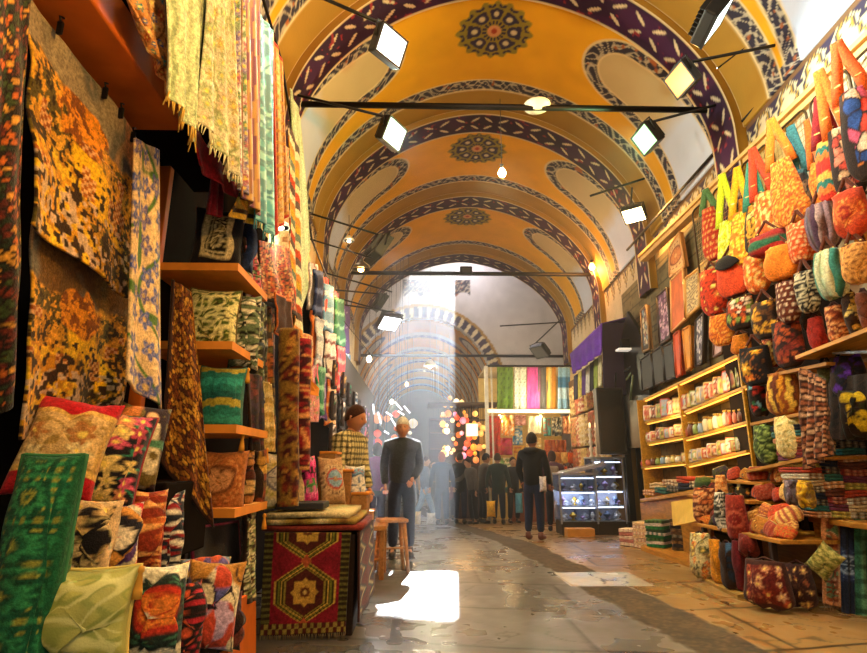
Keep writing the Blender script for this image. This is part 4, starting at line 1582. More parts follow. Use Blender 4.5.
wm = mat('#4a3418', .4, .5)
for i, (xa, xb) in enumerate(((908, 848), (843, 806), (801, 768), (764, 738), (735, 710), (707, 690))):
    ya, yb = float(AX(xa, 26 + (867 - xa) * .93, 3.8)[1]), float(AX(xb, 30 + (867 - xb) * .93, 3.8)[1])
    yc, w_ = (ya + yb) / 2, (yb - ya)
    t = thing('wire_rack', 'wire mesh rack panel with rounded frame, %s from the near end of the bag wall' % ORD[i], 'rack', (3.8, yc, 3.25), -PI / 2, 'wire racks on the bag wall')
    H = 1.38
    R = .07
    for off, nm in ((0, 'frame'),):
        pts = [(-w_ / 2, 0, 0), (-w_ / 2, 0, H - R), (-w_ / 2 + R * .3, 0, H - R * .3), (-w_ / 2 + R, 0, H), (w_ / 2 - R, 0, H), (w_ / 2 - R * .3, 0, H - R * .3), (w_ / 2, 0, H - R), (w_ / 2, 0, 0), (-w_ / 2, 0, 0)]
        MB().tube(pts, .013, 6).build('frame', wm, t)
    mb = MB()
    n = 22
    for k in range(1, n):
        z = H * k / n
        mb.tube([(-w_ / 2, .01, z), (w_ / 2, .01, z)], .0035, 4)
    for k in range(1, 10):
        x = -w_ / 2 + w_ * k / 10
        mb.tube([(x, .016, 0), (x, .016, H)], .003, 4)
    mb.build('wire_mesh', mat('#b08a4c', .35, .6), t)

O1 = p_flor('#d8641c', ['#e8a040', '#b8401c', '#f0c070'], 30, .07, 2, '#a84a1c')
O2 = p_arab('#d8761c', ['#e8a040', '#b04a1a'], 11, 3, .26)
UB = [
    ('large patchwork bag with pink, cream and blue patches at the right edge', 866, 128, 46, 76, p_cell(['#d8402c', '#e8c8a8', '#2c4a8a', '#d8782c', '#c9506a'], 7, 4), .5, '#d85a1c', 3.35),
    ('cream and coral patchwork bag on a broad orange strap', 848, 158, 30, 60, p_cell(['#e8c8a0', '#d8785a', '#b8402c', '#d8a878'], 8, 9), .62, '#e0661c', 3.5),
    ('red bag with green and blue bands on a maroon strap', 828, 168, 30, 50, p_str(['#c9301c', '#d8702c', '#2c6a5a', '#d8a040', '#b8281c'], 9, False, .02), .45, '#8a1c1c', 3.5),
    ('dark bag with teal and checked straps', 806, 190, 18, 40, p_cell(['#2c2420', '#7a5a3a', '#3a5a5a'], 9, 3), .5, '#3a6a68', 3.6),
    ('broad orange bag with a wide pointed orange strap', 789, 188, 36, 56, O2, .5, '#e0701c', 3.5),
    ('amber bag with a dark flap behind the broad orange one', 769, 212, 30, 40, O1, .55, '#c9401c', 3.55),
    ('yellow-orange bag with slim green strap beside it', 755, 226, 26, 40, p_cell(['#e8a02c', '#d8861c', '#e8b860'], 7, 5), .5, '#3a7a5a', 3.5),
    ('bright yellow bag with twin yellow straps', 741, 236, 28, 44, p_arab('#e8a818', ['#f0d050', '#c9701a'], 6, 5), .55, '#f0a818', 3.5),
    ('lime-yellow fringed bag at the far end of the upper row', 729, 246, 26, 48, p_arab('#d8c820', ['#e8e070', '#a8a820'], 6, 8), .6, '#c8d024', 3.5),
    ('small red bag with pale dots at the far end of the upper row', 713, 230, 22, 44, p_dots('#a83018', '#d8a050', 9, .25), .3, '#4a6a3a', 3.55),
]
for lb, x, y, w_, h, fn, s_, c, X in UB:
    bag(lb, x, y + 3, w_ * 1.08, h * 1.15, FR, fn, X=X, strap=s_ * 1.08, sc_=c, t=.13, sw=.085, group='bags on the wire racks', taper=.5, tilt=rnd.uniform(-.08, .08))
SB = [
    ('orange and red bag with a big pale medallion, right end of the second row', 851, 214, 36, 44, p_med('#b03814', '#d8702c', '#982814', 10, .2, 2, '#b8481a', '#e09040'), 3.4),
    ('mauve and grey pleated bag in the second row', 823, 226, 30, 44, p_str(['#6a4a5a', '#8a6a6a', '#4a3040', '#a88a7a'], 12), 3.45),
    ('orange bag with cream dots in the second row', 801, 242, 28, 38, p_dots('#c94a18', '#e8b070', 8, .28), 3.45),
    ('flat rust bag with a green and red lining above the plain orange one', 768, 244, 40, 20, p_str(['#a8281c', '#2c5a3a', '#8a2018'], 3, False), 3.4),
    ('plain bright orange box bag in the second row', 781, 263, 34, 32, p_plain('#e0761a', 1, .2), 3.4),
    ('dark orange slouch bag left of the plain orange one', 757, 274, 26, 36, O1, 3.45),
    ('vermilion bag with a black flap strap', 733, 276, 34, 40, p_border(p_plain('#c9421a', 1, .25), '#5a1c10', .03), 3.45),
    ('red-orange flower bag with two buckles at the far end', 713, 292, 26, 44, p_flor('#c93a18', ['#e87a3c', '#8a2010'], 8, .12, 3, '#5a1c10'), 3.5),
    ('orange and white patched bag in the third row', 741, 314, 30, 30, p_cell(['#d86a20', '#e8c8a0', '#7a8a3a', '#a8401c'], 6, 6), 3.45),
    ('amber fringe bag below the vermilion one', 722, 330, 24, 30, O2, 3.5),
    ('tan bag with brown spots at the right edge of the third row', 857, 264, 32, 38, p_dots('#c98a40', '#7a4418', 7, .25), 3.35),
    ('teal-topped cream pleated pouch in the third row', 831, 274, 28, 46, p_str(['#3a7a6a', '#c9c090', '#5a7a4a', '#d8d0a0'], 11), 3.38),
    ('black bag with white woven lattice in the third row', 807, 292, 22, 40, p_arab('#1c1612', ['#c9b890'], 8, 3), 3.4),
    ('brown bag with white dots in the third row', 788, 302, 24, 40, p_dots('#5a2410', '#d8b890', 7, .24), 3.4),
    ('mustard and black mottled bag left of the dotted brown one', 766, 320, 30, 36, p_cell(['#b87a18', '#2a1c10', '#d89a2c', '#5a3414'], 7, 6), 3.4),
    ('black bag with orange tulip panel below the third row', 756, 366, 32, 38, p_border(p_flor('#1c1410', ['#e8761c', '#d8941c'], 3, .2, 4, '#8a4a14'), '#1a1414', .1), 3.4),
    ('red and black speckled bag left of the shelf end', 788, 344, 32, 46, p_cell(['#6a2014', '#2c1410', '#a84a20', '#8a301a'], 9, 8), 3.42),
]
for lb, x, y, w_, h, fn, X in SB:
    bag(lb, x, y, w_, h, FR, fn, X=X, strap=.16, sc_='#5a2a14', t=.17, round_=.3, pleat=5 if 'pleat' in lb else 0, flap=p_plain('#1c1410') if 'black flap' in lb else None, group='bags hung below the racks', sw=.03)
# hanging rail for the lower rows and the long curved shelf
for z, (a, b), lb in ((0, ((872, 190), (705, 268)), 'upper dark rail holding the second row of bags'), (1, ((872, 240), (712, 310)), 'lower dark rail holding the third row of bags')):
    rod(AX(a[0], a[1], 3.55), AX(b[0], b[1], 3.62), .014, 'rail', lb, 'rail', wm)
board('bag_shelf', 'long honey timber shelf under the near bags', 'shelf', [AX(795, 356, 3.3), AX(880, 322, 3.25), AX(880, 322, 3.25) + [.6, 0, 0], AX(795, 356, 3.3) + [.6, 0, 0]], .03, gold_w)
for lb, x, y, w_, h, fn in (
    ('slim crimson bag standing on the long shelf', 817, 334, 18, 32, p_plain('#8a2014', 2, .3)),
    ('tan and orange puffed bag standing on the long shelf', 836, 324, 20, 36, p_arab('#b8602c', ['#d89a5c', '#6a2a14'], 4, 3)),
    ('gold patterned pointed bag standing on the long shelf', 852, 314, 14, 42, p_cell(['#c99a3c', '#3a2414', '#d8b860'], 9, 2)),
    ('brown bag end standing at the right edge of the long shelf', 866, 311, 14, 36, p_plain('#5a2c18', 2, .4))):
    bag(lb, x, y, w_, h, FR, fn, X=3.45, strap=.06, sc_='#3a1a10', t=.12, group='bags on the long shelf')
o = board('shelf_rail', 'thin grey rail below the long shelf', 'rail', [AX(832, 352, 3.4), AX(876, 350, 3.3), AX(876, 350, 3.3) + [.06, 0, 0], AX(832, 352, 3.4) + [.06, 0, 0]], .02, mat('#5a6068', .4, .4))
bag('dark purple shiny bag hanging in the shade below the long shelf', 848, 376, 36, 40, FR, p_cell(['#1c1830', '#3a1c6a', '#141420', '#5a2c9a'], 6, 4), X=3.5, strap=.1, sc_='#1c1418', t=.15)
bag('grey-green round flask bag beside the purple one', 826, 373, 18, 20, FR, p_plain('#5a5a38', 2, .3), X=3.5, strap=.08, sc_='#1c1418', t=.12)
cushion('round black pouf with yellow shapes at the right edge', 860, 414, 36, 52, FR, p_border(p_cell(['#1c1c0c', '#c9a81c', '#2a2c14'], 5, 5), '#141408', .06), X=3.45, t=.26, lean=0, kind='pouf')
# inner shelves with cushions and handbags
for lb, a, b in (('upper dark shelf edge right of the lit shelving', (745, 379), (826, 362)), ('second dark shelf right of the lit shelving', (750, 423), (806, 411)), ('pale display board under the leaf cushions', (746, 470), (808, 456))):
    board('side_shelf', lb, 'shelf', [AX(*a, 3.45), AX(*b, 3.35), AX(*b, 3.35) + [.55, 0, 0], AX(*a, 3.45) + [.5, 0, 0]], .028, honey)
bag('black bag with red, blue and white embroidery on the upper side shelf', 758, 398, 18, 36, FR, p_cell(['#1c1410', '#b82c1c', '#7ab0b8', '#2c6a3a', '#1c1410'], 7, 3), X=3.5, strap=.05, t=.14)
bag('orange-gold arched handbag with striped sides', 784, 394, 38, 42, FR, p_border(p_str(['#c9821c', '#8a4414', '#d8a83c', '#5a2810'], 9, True, .03), '#8a4a14', .08), X=3.45, strap=.07, sc_='#8a4a14', t=.2, taper=.3)
bag('green leaf-print bag on the second side shelf', 767, 444, 26, 38, FR, p_arab('#4a5a24', ['#8a9a4a', '#2a3414'], 5, 3), X=3.45, strap=.05, sc_='#3a3a1c', t=.18)
bag('cream bag with looping leaves on the second side shelf', 791, 437, 34, 42, FR, p_arab('#8a7a3a', ['#e0cf90', '#d8b870'], 4, 7, .5), X=3.42, strap=.05, sc_='#8a6a2a', t=.2)
hang('long shawl of tan rings on brown hanging before the stall', 'shawl', [AX(803, 368, 3.2), AX(826, 380, 3.15), AX(832, 452, 3.1), AX(805, 470, 3.18)], p_dots('#3a1c0e', ['#b87a50', '#c99a70', '#8a4a2a'], 16, .36), (3, .04), .02, 'hanging_shawl', wave=.03)
hang('black cloth hanging behind the folded stacks', 'cloth', [AX(822, 380, 3.5), AX(875, 372, 3.4), AX(875, 440, 3.4), AX(824, 440, 3.5)], p_cell(['#14100c', '#2a1c10', '#1c140c'], 10, 3), (4, .02), .01)

# folded textiles in stacks, on their table
tx0 = float(AY(822, 516, 5.05)[0])
t = thing('stall_table', 'cloth-covered table carrying the folded stacks at the right edge', 'table', (tx0 + .28, 4.72, 0))
MB().box((0, .05, .705), (.56, .95, .05), .01).build('table_top', honey, t)
for sx in (-1, 1):
    for sy in (-1, 1):
        MB().box((sx * .24, .05 + sy * .4, .34), (.06, .06, .68), .005).build('leg', honey, t)
pal = [['#a8683a', '#d8b088'], ['#c9a878', '#7a2a1c'], ['#7a2a24', '#b8785a'], ['#1c2030', '#4a4a5a'], ['#8a7a30', '#c9b050'], ['#2a5a54', '#7aa098'], ['#c9b898', '#8a5a3a'], ['#5a2c1c', '#a86a40'],
       ['#b8a888', '#3a2a1c'], ['#6a3044', '#c98a7a'], ['#14141c', '#7a7060'], ['#a83c20', '#e0a060']]
names = ['tan and cream', 'beige and maroon', 'wine red', 'navy blue', 'olive yellow', 'teal green', 'pale sand', 'chestnut', 'grey-beige', 'plum', 'black and grey', 'rust orange']
for ci, (px_, py0, py1, wv, cn) in enumerate(((830, 516, 424, .20, 'stack nearest the ring shawl'), (847, 517, 410, .22, 'middle right stack'), (869, 520, 414, .24, 'stack at the picture edge'))):
    Yc = 4.92 - ci * .04
    b0 = AY(px_, py0, Yc)
    t0 = AY(px_, py1, Yc)
    n = 15
    lay = (t0[2] - .735) / n
    for k in range(n):
        q = (k * 5 + ci * 4) % 12
        folded('%s folded textile, %s from the table in the %s' % (names[q], ORD[k], cn), b0[0] + rnd.uniform(-.008, .008) - .01 * k * .3, Yc + .2, .735 + lay * k, rnd.uniform(-.06, .06), wv, .42, lay * .98,
               pal[q], 2, 'folded textiles in stacks at the right edge', k + ci * 20, 'folded_textile', 'textile')
for lb, xa, xb, yb, fn, Y in (('rust and cream patterned throw hanging from the right table', 821, 841, 604, p_border(p_arab('#a8683c', ['#d8a880', '#5a7a50', '#7a3a20'], 6, 3), '#c98a5a', .04), 5.0),
                              ('dark navy throw with pale rings hanging from the right table', 840, 855, 613, p_med('#1c2234', '#8a94a0', '#2a3444', 6, .1, 2, '#28304a', '#5a6a7a'), 4.93),
                              ('green throw with woven squares hanging from the right table', 854, 882, 618, p_chk('#2c5a44', '#5a8a6a', 7, .16, '#1c3a2c'), 4.86)):
    hang(lb, 'throw', [AY(xa, 517, Y), AY(xb, 518, Y - .03), AY(xb + 1, yb + 3, Y - .05), AY(xa + 3, yb, Y - .02)], fn, (2, .018), .016, 'hanging_throw', fringe='#8a6a4a', k=1.1)

# goods table with heaped pouches
t = thing('goods_table', 'low timber table under the heaped pouches', 'table', (3.46, 5.70, 0))
MB().box((0, 0, .54), (.76, 1.5, .035), .006).build('table_top', honey, t)
for sx in (-1, 1):
    for sy in (-1, 1):
        MB().box((sx * .36, sy * .6, .262), (.05, .05, .52), .005).build('leg', dk, t)
MB().box((.3, .1, .27), (.03, 1.1, .5), .004).build('back_panel', wood('#6a4a20'), t)
b = thing('tiered_rack', 'dark tiered rack behind the heaped pouches', 'rack', (3.62, 6.3, .0))
for i, (dx, z) in enumerate(((-.12, .82), (.05, 1.0))):
    MB().box((dx, 0, z), (.5, 1.3, .03), .004).build('tier', honey, b)
for sy in (-1, 1):
    MB().box((.2, sy * .6, .5), (.05, .05, 1.0), .004).build('post', dk, b)

pc = ['#c9561c', '#8a2c14', '#d88a30', '#5a2410', '#b8401c', '#2c2414', '#a86a24', '#7a1c1c', '#4a4a20', '#d8a858', '#3a2c3a', '#9a4a30']
pn = ['orange', 'rust', 'amber', 'dark brown', 'vermilion', 'black', 'ochre', 'crimson', 'olive', 'sand', 'plum', 'copper']


def pouch(label, p, yaw, s, fn, group, lean=0, hs=.62):
    nu = 16
    u, v = uv(nu, 12)
    x = (u - .5) * s * (1 - .25 * (2 * v - 1) ** 2)
    z = v * s * hs
    T = s * .34 * (np.clip(np.sin(PI * u) * np.sin(PI * (v * .9 + .05)), 0, 1) ** .5) + .006
    o = put_obj('pouch', slab(np.stack([x, .04 * s * np.sin(u * 6), z], -1), fn(u, v, 1.6), T, 'pouch'), CLOTH())
    o.location = p
    o.rotation_euler = (lean + rnd.uniform(-.35, .1), rnd.uniform(-.45, .45), yaw)
    tag(o, label, 'pouch', group)
    MB().tube([(-s * .36, 0, s * hs * .99), (0, .03 * s, s * hs * 1.03), (s * .36, 0, s * hs * .99)], .006, 5).build('zip', mat('#b89a50', .4, .6), o)
    return o


HP = []
k = 0
for row, (ya, xa, xb, n, sz, X, where) in enumerate(((525, 744, 824, 9, .17, 3.14, 'front row on the low table'), (513, 748, 822, 8, .18, 3.22, 'second row on the low table'), (500, 750, 806, 7, .19, 3.30, 'third row on the low table'),
                                       (490, 716, 800, 8, .18, 3.42, 'lower tier behind the heap'), (476, 722, 806, 8, .16, 3.52, 'top tier behind the heap'))):
    for i in range(n):
        px_ = xa + (xb - xa) * i / (n - 1)
        p = AX(px_, ya + rnd.uniform(-2, 2), X)
        p[1] = (6.36 - 1.32 * i / (n - 1)) if row < 3 else min(p[1], 6.86)
        p[0] = X + rnd.uniform(-.02, .04)
        p[2] = (.56, .60, .68, .84, 1.02)[row] + rnd.uniform(0, .01)
        q = (k * 5 + row) % 12
        if row == 3 and i < 4:
            q = (5, 8, 5, 10)[i]
        fn = [p_arab(pc[q], [pc[(q + 2) % 12]], 5, k), p_dots(pc[q], pc[(q + 3) % 12], 7, .3), p_flor(pc[q], [pc[(q + 4) % 12], pc[(q + 9) % 12]], 5, .18, k, None), p_str([pc[q], pc[(q + 2) % 12]], 5)][k % 4]
        pouch('%s %s pouch, %s along the %s' % (pn[q], ['scrolled', 'dotted', 'flowered', 'striped'][k % 4], ORD[i], where), p, FR + rnd.uniform(-.6, .9), sz * rnd.uniform(.85, 1.3), fn, 'pouches heaped on the low table', -.35 if row < 3 else -.1, .7)
        k += 1
# round heap items left of the table: tote bags and cushions
T_ = [
    ('orange-brown tote with a loop print at the left end of the heap', 706, 505, 28, 34, p_arab('#b8602c', ['#d8985c', '#5a2410'], 4, 2), 3.2),
    ('white and black floral tote slung by the orange one', 722, 512, 14, 40, p_arab('#d0c8b0', ['#2a2a20'], 6, 4, .45), 3.12),
    ('brick red tote with a round flap', 737, 518, 24, 46, p_med('#8a2c1c', '#b8583c', '#7a1c14', 6, .2, 2, '#7a2418', '#a84a30'), 3.1),
    ('green and tan bag lying above the totes', 706, 487, 24, 22, p_str(['#4a5a24', '#b87a3c', '#2c3a1c'], 4, False), 3.4),
    ('orange patterned roll standing above the totes', 722, 488, 12, 26, p_arab('#c9702c', ['#e8a85c'], 5, 3), 3.35),
    ('dark blue pouch above the brick red tote', 729, 503, 18, 18, p_cell(['#2c3a4a', '#8a8a5a', '#1c2018'], 5, 3), 3.2),
    ('yellow pleated pouch standing at the back right of the heap', 806, 494, 16, 26, p_str(['#d8a81c', '#a8781a'], 8, False), 3.2),
    ('grey-mauve pleated pouch beside the yellow one', 792, 492, 14, 24, p_str(['#8a7a80', '#5a4a54'], 8), 3.25),
    ('cream floral bag on the floor board at the left', 702, 560, 26, 44, p_flor('#c9b880', ['#4a4a2c', '#8a6a3c', '#d8702c'], 14, .1, 4, '#3a3a24'), 3.0),
    ('orange bag on the floor board beside the floral one', 717, 566, 14, 44, p_plain('#c9821c', 2, .4), 3.0),
    ('dark navy bag on the floor board', 729, 570, 18, 46, p_cell(['#1c2430', '#3a5a7a', '#141820'], 5, 3), 2.98),
    ('slim maroon bag on the floor board', 740, 566, 14, 50, p_plain('#5a1418', 2, .3), 3.05),
    ('large maroon carpet bag with cream flowers under the table', 765, 566, 52, 46, p_border(p_flor('#5a1810', ['#d8a880', '#a84a2c', '#c98a5c'], 14, .1, 4, '#8a4a2c'), '#3a1c14', .08), 2.92),
    ('dark floral carpet bag behind the maroon one', 796, 562, 34, 42, p_flor('#2c1410', ['#8a4a2c', '#a87a4a'], 12, .09, 4, '#4a2a1c'), 3.2),
    ('dark rust bag hanging under the table edge', 748, 545, 22, 22, p_plain('#6a2014', 2, .3), 3.1),
]
for lb, x, y, w_, h, fn, X in T_:
    r = bag(lb, x, y, w_, h, FR + .35, fn, X=X, strap=.05 if h > 30 else 0, sc_='#3a1a10', t=.2 if w_ > 20 else .13, round_=.18, taper=.25, pleat=4 if 'pleat' in lb else 0, group='bags heaped left of the low table')
    if r.location.z < .04 or y > 555:
        r.location.z = .035
cushion('olive cushion standing on its corner under the table', 812, 556, 26, 34, FR + .2, p_arab('#6a6a2c', ['#a89a50'], 4, 3), X=3.3, t=.12, lean=0, roll=.7)
pts = [AZ(x, y, .03) for x, y in ((690, 556), (702, 577), (716, 585), (737, 595), (760, 592), (790, 575), (740, 545))]
o = MB().poly([p - pts[0] for p in pts], .03, (0, 0, -1)).build('floor_board', wood('#a8803c'), None, pts[0])
tag(o, 'pale floor board under the bags left of the table', 'board')

# lit shelving
LX = 3.86
su = thing('lit_shelving', 'yellow lit shelving filled with packets on the brick wall', 'shelving', AX(684, 464, LX))
S0 = np.array(su.location)
led = mat('#ffc85a', .4, 0, 2.2, '#ffb84a')
yel = wood('#c9922c', .4)
levels = [((643, 399), (745, 350)), ((684, 411), (746, 385)), ((684, 438), (746, 421)), ((684, 465), (746, 450)), ((645, 422), (681, 413)), ((647, 443), (682, 436)), ((641, 467), (682, 462))]
for a, b in levels:
    A, B = AX(*a, LX), AX(*b, LX)
    MB().poly([A - S0, B - S0, B - S0 + [.36, 0, 0], A - S0 + [.36, 0, 0]], .03, (0, 0, -1)).build('shelf_board', yel, su)
    MB().poly([A - S0 + [.03, 0, -.032], B - S0 + [.03, 0, -.032], B - S0 + [.06, 0, -.032], A - S0 + [.06, 0, -.032]], .012, (0, 0, -1)).build('light_strip', led, su)
for x, ya, yb in ((641, 399, 500), (683, 382, 490), (746, 350, 486)):
    A, B = AX(x, ya, LX), AX(x, yb, LX)
    MB().box(((A + B) / 2 - S0 + [.18, 0, 0]), (.36, .03, abs(A[2] - B[2])), .004).build('upright', yel, su)
MB().poly([AX(641, 399, LX) - S0 + [.36, 0, 0], AX(746, 350, LX) - S0 + [.36, 0, 0], AX(746, 480, LX) - S0 + [.36, 0, 0], AX(641, 500, LX) - S0 + [.36, 0, 0]], .02, (1, 0, 0)).build('back_panel', wood('#8a5a1c'), su)
for (x, y) in ((665, 425), (712, 395), (712, 430), (715, 455)):
    l = bpy.data.lights.new('strip_lamp', 'POINT')
    l.energy = 5
    l.color = (1, .62, .25)
    l.shadow_soft_size = .1
    lo = bpy.data.objects.new('strip_lamp', l)
    col.objects.link(lo)
    lo.location = AX(x, y - 10, LX - .12)
pk = ['#e0cfa8', '#d8a860', '#c96a4a', '#8aa0b0', '#e8dcc0', '#b8401c', '#8a9a4a', '#d8c070', '#b09080', '#6a3a24']
kn = ['cream', 'honey', 'coral', 'pale blue', 'ivory', 'red', 'green', 'straw', 'taupe', 'brown']
rowsL = [(0, .0, 1, 24, 18, 'top lit shelf', 9, (690, 745, 384, 358)), ]
def on_shelf(a, b, f):
    return AX(a[0] + (b[0] - a[0]) * f, a[1] + (b[1] - a[1]) * f, LX + .07)
k = 0
for li, (lv, n, hh, where, tp) in enumerate(((1, 13, .26, 'second right shelf', 'packet'), (2, 12, .22, 'third right shelf', 'jar'), (3, 12, .18, 'bottom right shelf', 'packet'),
                               (4, 6, .28, 'top left shelf', 'packet'), (5, 7, .2, 'middle left shelf', 'packet'), (6, 8, .15, 'bottom left shelf', 'jar'))):
    a, b = levels[lv]
    for i in range(n):
        p = on_shelf(a, b, (i + .6) / (n + .2))
        q = (k * 7 + li) % 10
        c = pk[q]
        if tp == 'packet':
            w_, d, h = .15, .05, hh * rnd.uniform(.8, 1.1)
            u, v = uv(7, 9)
            z = v * h
            x = (u - .5) * w_
            T = .05 * np.sin(PI * np.clip(v * .9 + .05, 0, 1)) + .008
            fn = p_border(p_med(c, pk[(q + 3) % 10], c, 6, .2, k, pk[(q + 5) % 10], c), pk[(q + 2) % 10], .08)
            o = put_obj('packet', slab(np.stack([x, np.zeros_like(x), z], -1), fn(u, v, w_ / h), T, 'packet'), PAPER())
            o.location = p
            o.rotation_euler = (-.1, 0, FR + rnd.uniform(-.15, .5))
            tag(o, '%s packet, %s from the far end on the %s' % (kn[q], ORD[i], where), 'packet', 'packets on the lit shelving')
        else:
            r = thing('jar', '%s filled jar, %s from the far end on the %s' % (kn[q], ORD[i], where), 'jar', p, 0, 'jars on the lit shelving')
            h = hh * rnd.uniform(.7, .95)
            MB().lathe([(.045, 0), (.055, .02), (.056, h * .6), (.04, h * .8), (.036, h * .86)], (0, 0, 0), 10).build('jar_body', mat(c, .35), r)
            MB().lathe([(.042, h * .86), (.042, h)], (0, 0, 0), 10).build('lid', mat('#b89040', .35, .6), r)
        k += 1
a, b = AX(645, 490, LX - .15), AX(712, 480, LX - .5)
# counter and drawers
ct = thing('counter', 'honey timber counter with a tilted yellow panel below the lit shelving', 'counter', AX(674, 500, 3.7))
K0 = np.array(ct.location)
A, B = AX(640, 499, 3.6), AX(708, 487, 3.4)
MB().poly([A - K0, B - K0, B - K0 + [.5, 0, 0], A - K0 + [.4, 0, 0]], .05, (0, 0, -1)).build('counter_top', gold_w, ct)
A2, B2 = AX(640, 503, 3.66), AX(706, 492, 3.46)
MB().poly([A2 - K0, B2 - K0, [B2[0] - K0[0], B2[1] - K0[1], .02 - K0[2]], [A2[0] - K0[0], A2[1] - K0[1], .0 - K0[2]]], .04, (1, 0, 0)).build('counter_front', honey, ct)
q_ = [AX(671, 502, 3.3), AX(703, 497, 3.2), AX(701, 520, 3.12), AX(673, 526, 3.22)]
MB().poly([p - K0 for p in q_], .03, (1, 0, 0)).build('yellow_panel', mat('#d8a828', .5), ct)
for i, (x, y) in enumerate(((648, 494), (660, 492), (672, 489), (684, 487), (696, 484), (655, 484), (668, 481), (682, 478))):
    p = AX(x, y, 3.62)
    p[2] = float(AX(x, 497 - (x - 640) * .17, 3.6)[2]) + (.0 if i < 5 else .09)
    q = (i * 5) % 12
    folded('%s folded scarf on the honey counter, %s along the %s' % (names[q], ORD[i if i < 5 else i - 5], 'lower row' if i < 5 else 'upper row'), float(p[0]) + .1, float(p[1]), float(p[2]), FR, .22, .3, .085, pal[q], 2, 'folded scarves on the honey counter', i + 50, 'folded_scarf', 'scarf')
# stacks on the floor by the counter
pl = [AZ(x, y, .06) for x, y in ((641, 546), (700, 566), (704, 540), (660, 530))]
o = MB().poly([p - pl[0] for p in pl], .06, (0, 0, -1)).build('low_platform', honey, None, pl[0])
tag(o, 'low honey timber platform under the floor stacks', 'platform')
for si, (x, y, n, w_, hh, cs, nm) in enumerate(((628, 546, 5, .3, .05, [['#c9a088', '#e0c8a8'], ['#b87060', '#d8c0a0']], 'pink stack left of the black post'), (641, 548, 8, .24, .045, [['#c98a70', '#e8d0a8'], ['#d8b080', '#a85a44']], 'tall pink stack under the counter'),
                                 (655, 552, 9, .26, .04, [['#1c5a2c', '#2c7a3c'], ['#d8c0b0', '#1c4a3c'], ['#2a3a24', '#5a7a3c']], 'green stack on the low platform'), (684, 556, 10, .34, .04, [['#3a2818', '#7a5a30'], ['#2a2420', '#8a7a60'], ['#5a3a1c', '#a8804a']], 'dark brown stack on the low platform'))):
    p = AZ(x, y, .0)
    for k2 in range(n):
        c = cs[k2 % len(cs)]
        folded('folded textile, %s from the bottom of the %s' % (ORD[k2], nm), float(p[0]) + .1, float(p[1]) + .05, (.065 if si > 1 else .0) + k2 * hh, FR + .3 + rnd.uniform(-.1, .1), w_, .3, hh * .96, c, 2, 'folded textiles stacked on the floor at right', si * 20 + k2, 'folded_textile', 'textile')

# framed pictures and boards
FRM = [
    ('tall narrow picture with a round rose window pattern', [(670, 247), (679.5, 232), (685, 266), (670, 277)], p_med('#c9985c', '#7a3a20', '#b8703c', 10, .26, 2, '#d8a86c', '#8a5030'), '#c98a4c'),
    ('tall orange picture in a pale frame', [(671, 281), (683, 268), (686, 318), (672, 332)], p_plain('#c9652c', 2, .2), '#d89a5a'),
    ('picture of cream script lines in a gold frame', [(685, 279), (699.5, 268), (700, 306), (686, 318)], p_border(p_arab('#d8b878', ['#7a5a3a'], 9, 3), '#c9903c', .06), '#c9903c'),
    ('plain gold framed sheet beside the script picture', [(700, 266), (714, 255), (715, 295), (701, 306)], p_plain('#d0a050', 2, .2), '#b8863c'),
    ('mauve mottled picture in a dark frame', [(657, 297), (667, 288), (671, 338), (660, 345)], p_cell(['#a87a90', '#6a3a54', '#c9a0a8'], 12, 3), '#3a2418'),
    ('narrow pale picture at the far left of the brick wall', [(641, 311), (646.5, 305), (650, 349), (643, 352)], p_cell(['#7a8a90', '#c9b890', '#8a5a4a'], 8, 3), '#8a6a44'),
    ('narrow white-and-mauve print below the gold frames', [(696, 321), (704, 313), (703, 363), (696, 366)], p_cell(['#b0a0a8', '#5a4a54', '#d0c0b0'], 12, 5), '#2a1c18'),
    ('pink-grey print hanging near the bags', [(715, 330), (725, 323), (723, 352), (714, 357)], p_plain('#b08a80', 2, .3), '#5a3a2c'),
    ('narrow vermilion board under the orange picture', [(674, 335), (679.5, 331), (682, 374), (677, 377)], p_plain('#c94a14', 2, .2), '#a83a10'),
    ('narrow amber board beside the vermilion one', [(683, 330), (690, 326), (692, 366), (687, 371)], p_plain('#d88a1c', 2, .2), '#b8701c'),
    ('left dark grey board standing on the top lit shelf', [(641, 360), (651, 352), (654, 386), (643, 391)], p_plain('#262220', 2, .2), '#1c1816'),
    ('middle dark grey board standing on the top lit shelf', [(652, 353), (662, 346), (665, 381), (655, 386)], p_plain('#2a2622', 2, .2), '#1c1816'),
    ('right dark grey board standing on the top lit shelf', [(663, 347), (673, 342), (676, 377), (666, 381)], p_plain('#221f1c', 2, .2), '#1c1816'),
]
for lb, cor, fn, fc_ in FRM:
    X = 3.92
    q = [AX(x, y, X) for x, y in cor]
    c = np.mean(q, axis=0)
    t = thing('picture' if 'board' not in lb else 'board', lb, 'picture' if 'board' not in lb else 'board', c, group='pictures and boards on the brick wall')
    MB().poly([p - c + [.01, 0, 0] for p in q], .05, (1, 0, 0)).build('backing', mat(fc_, .5), t)
    mb = MB()
    for i in range(4):
        mb.tube([q[i] - c, q[(i + 1) % 4] - c], .022, 6)
    mb.build('frame', mat(fc_, .45), t)
    u, v = uv(26, 44)
    U, V_ = u[..., None], v[..., None]
    P = ((q[3] * (1 - U) + q[2] * U) * (1 - V_) + (q[0] * (1 - U) + q[1] * U) * V_) - c
    put_obj('print', slab(P, fn(u, v, .5), .012, 'print'), PAPER(), t)

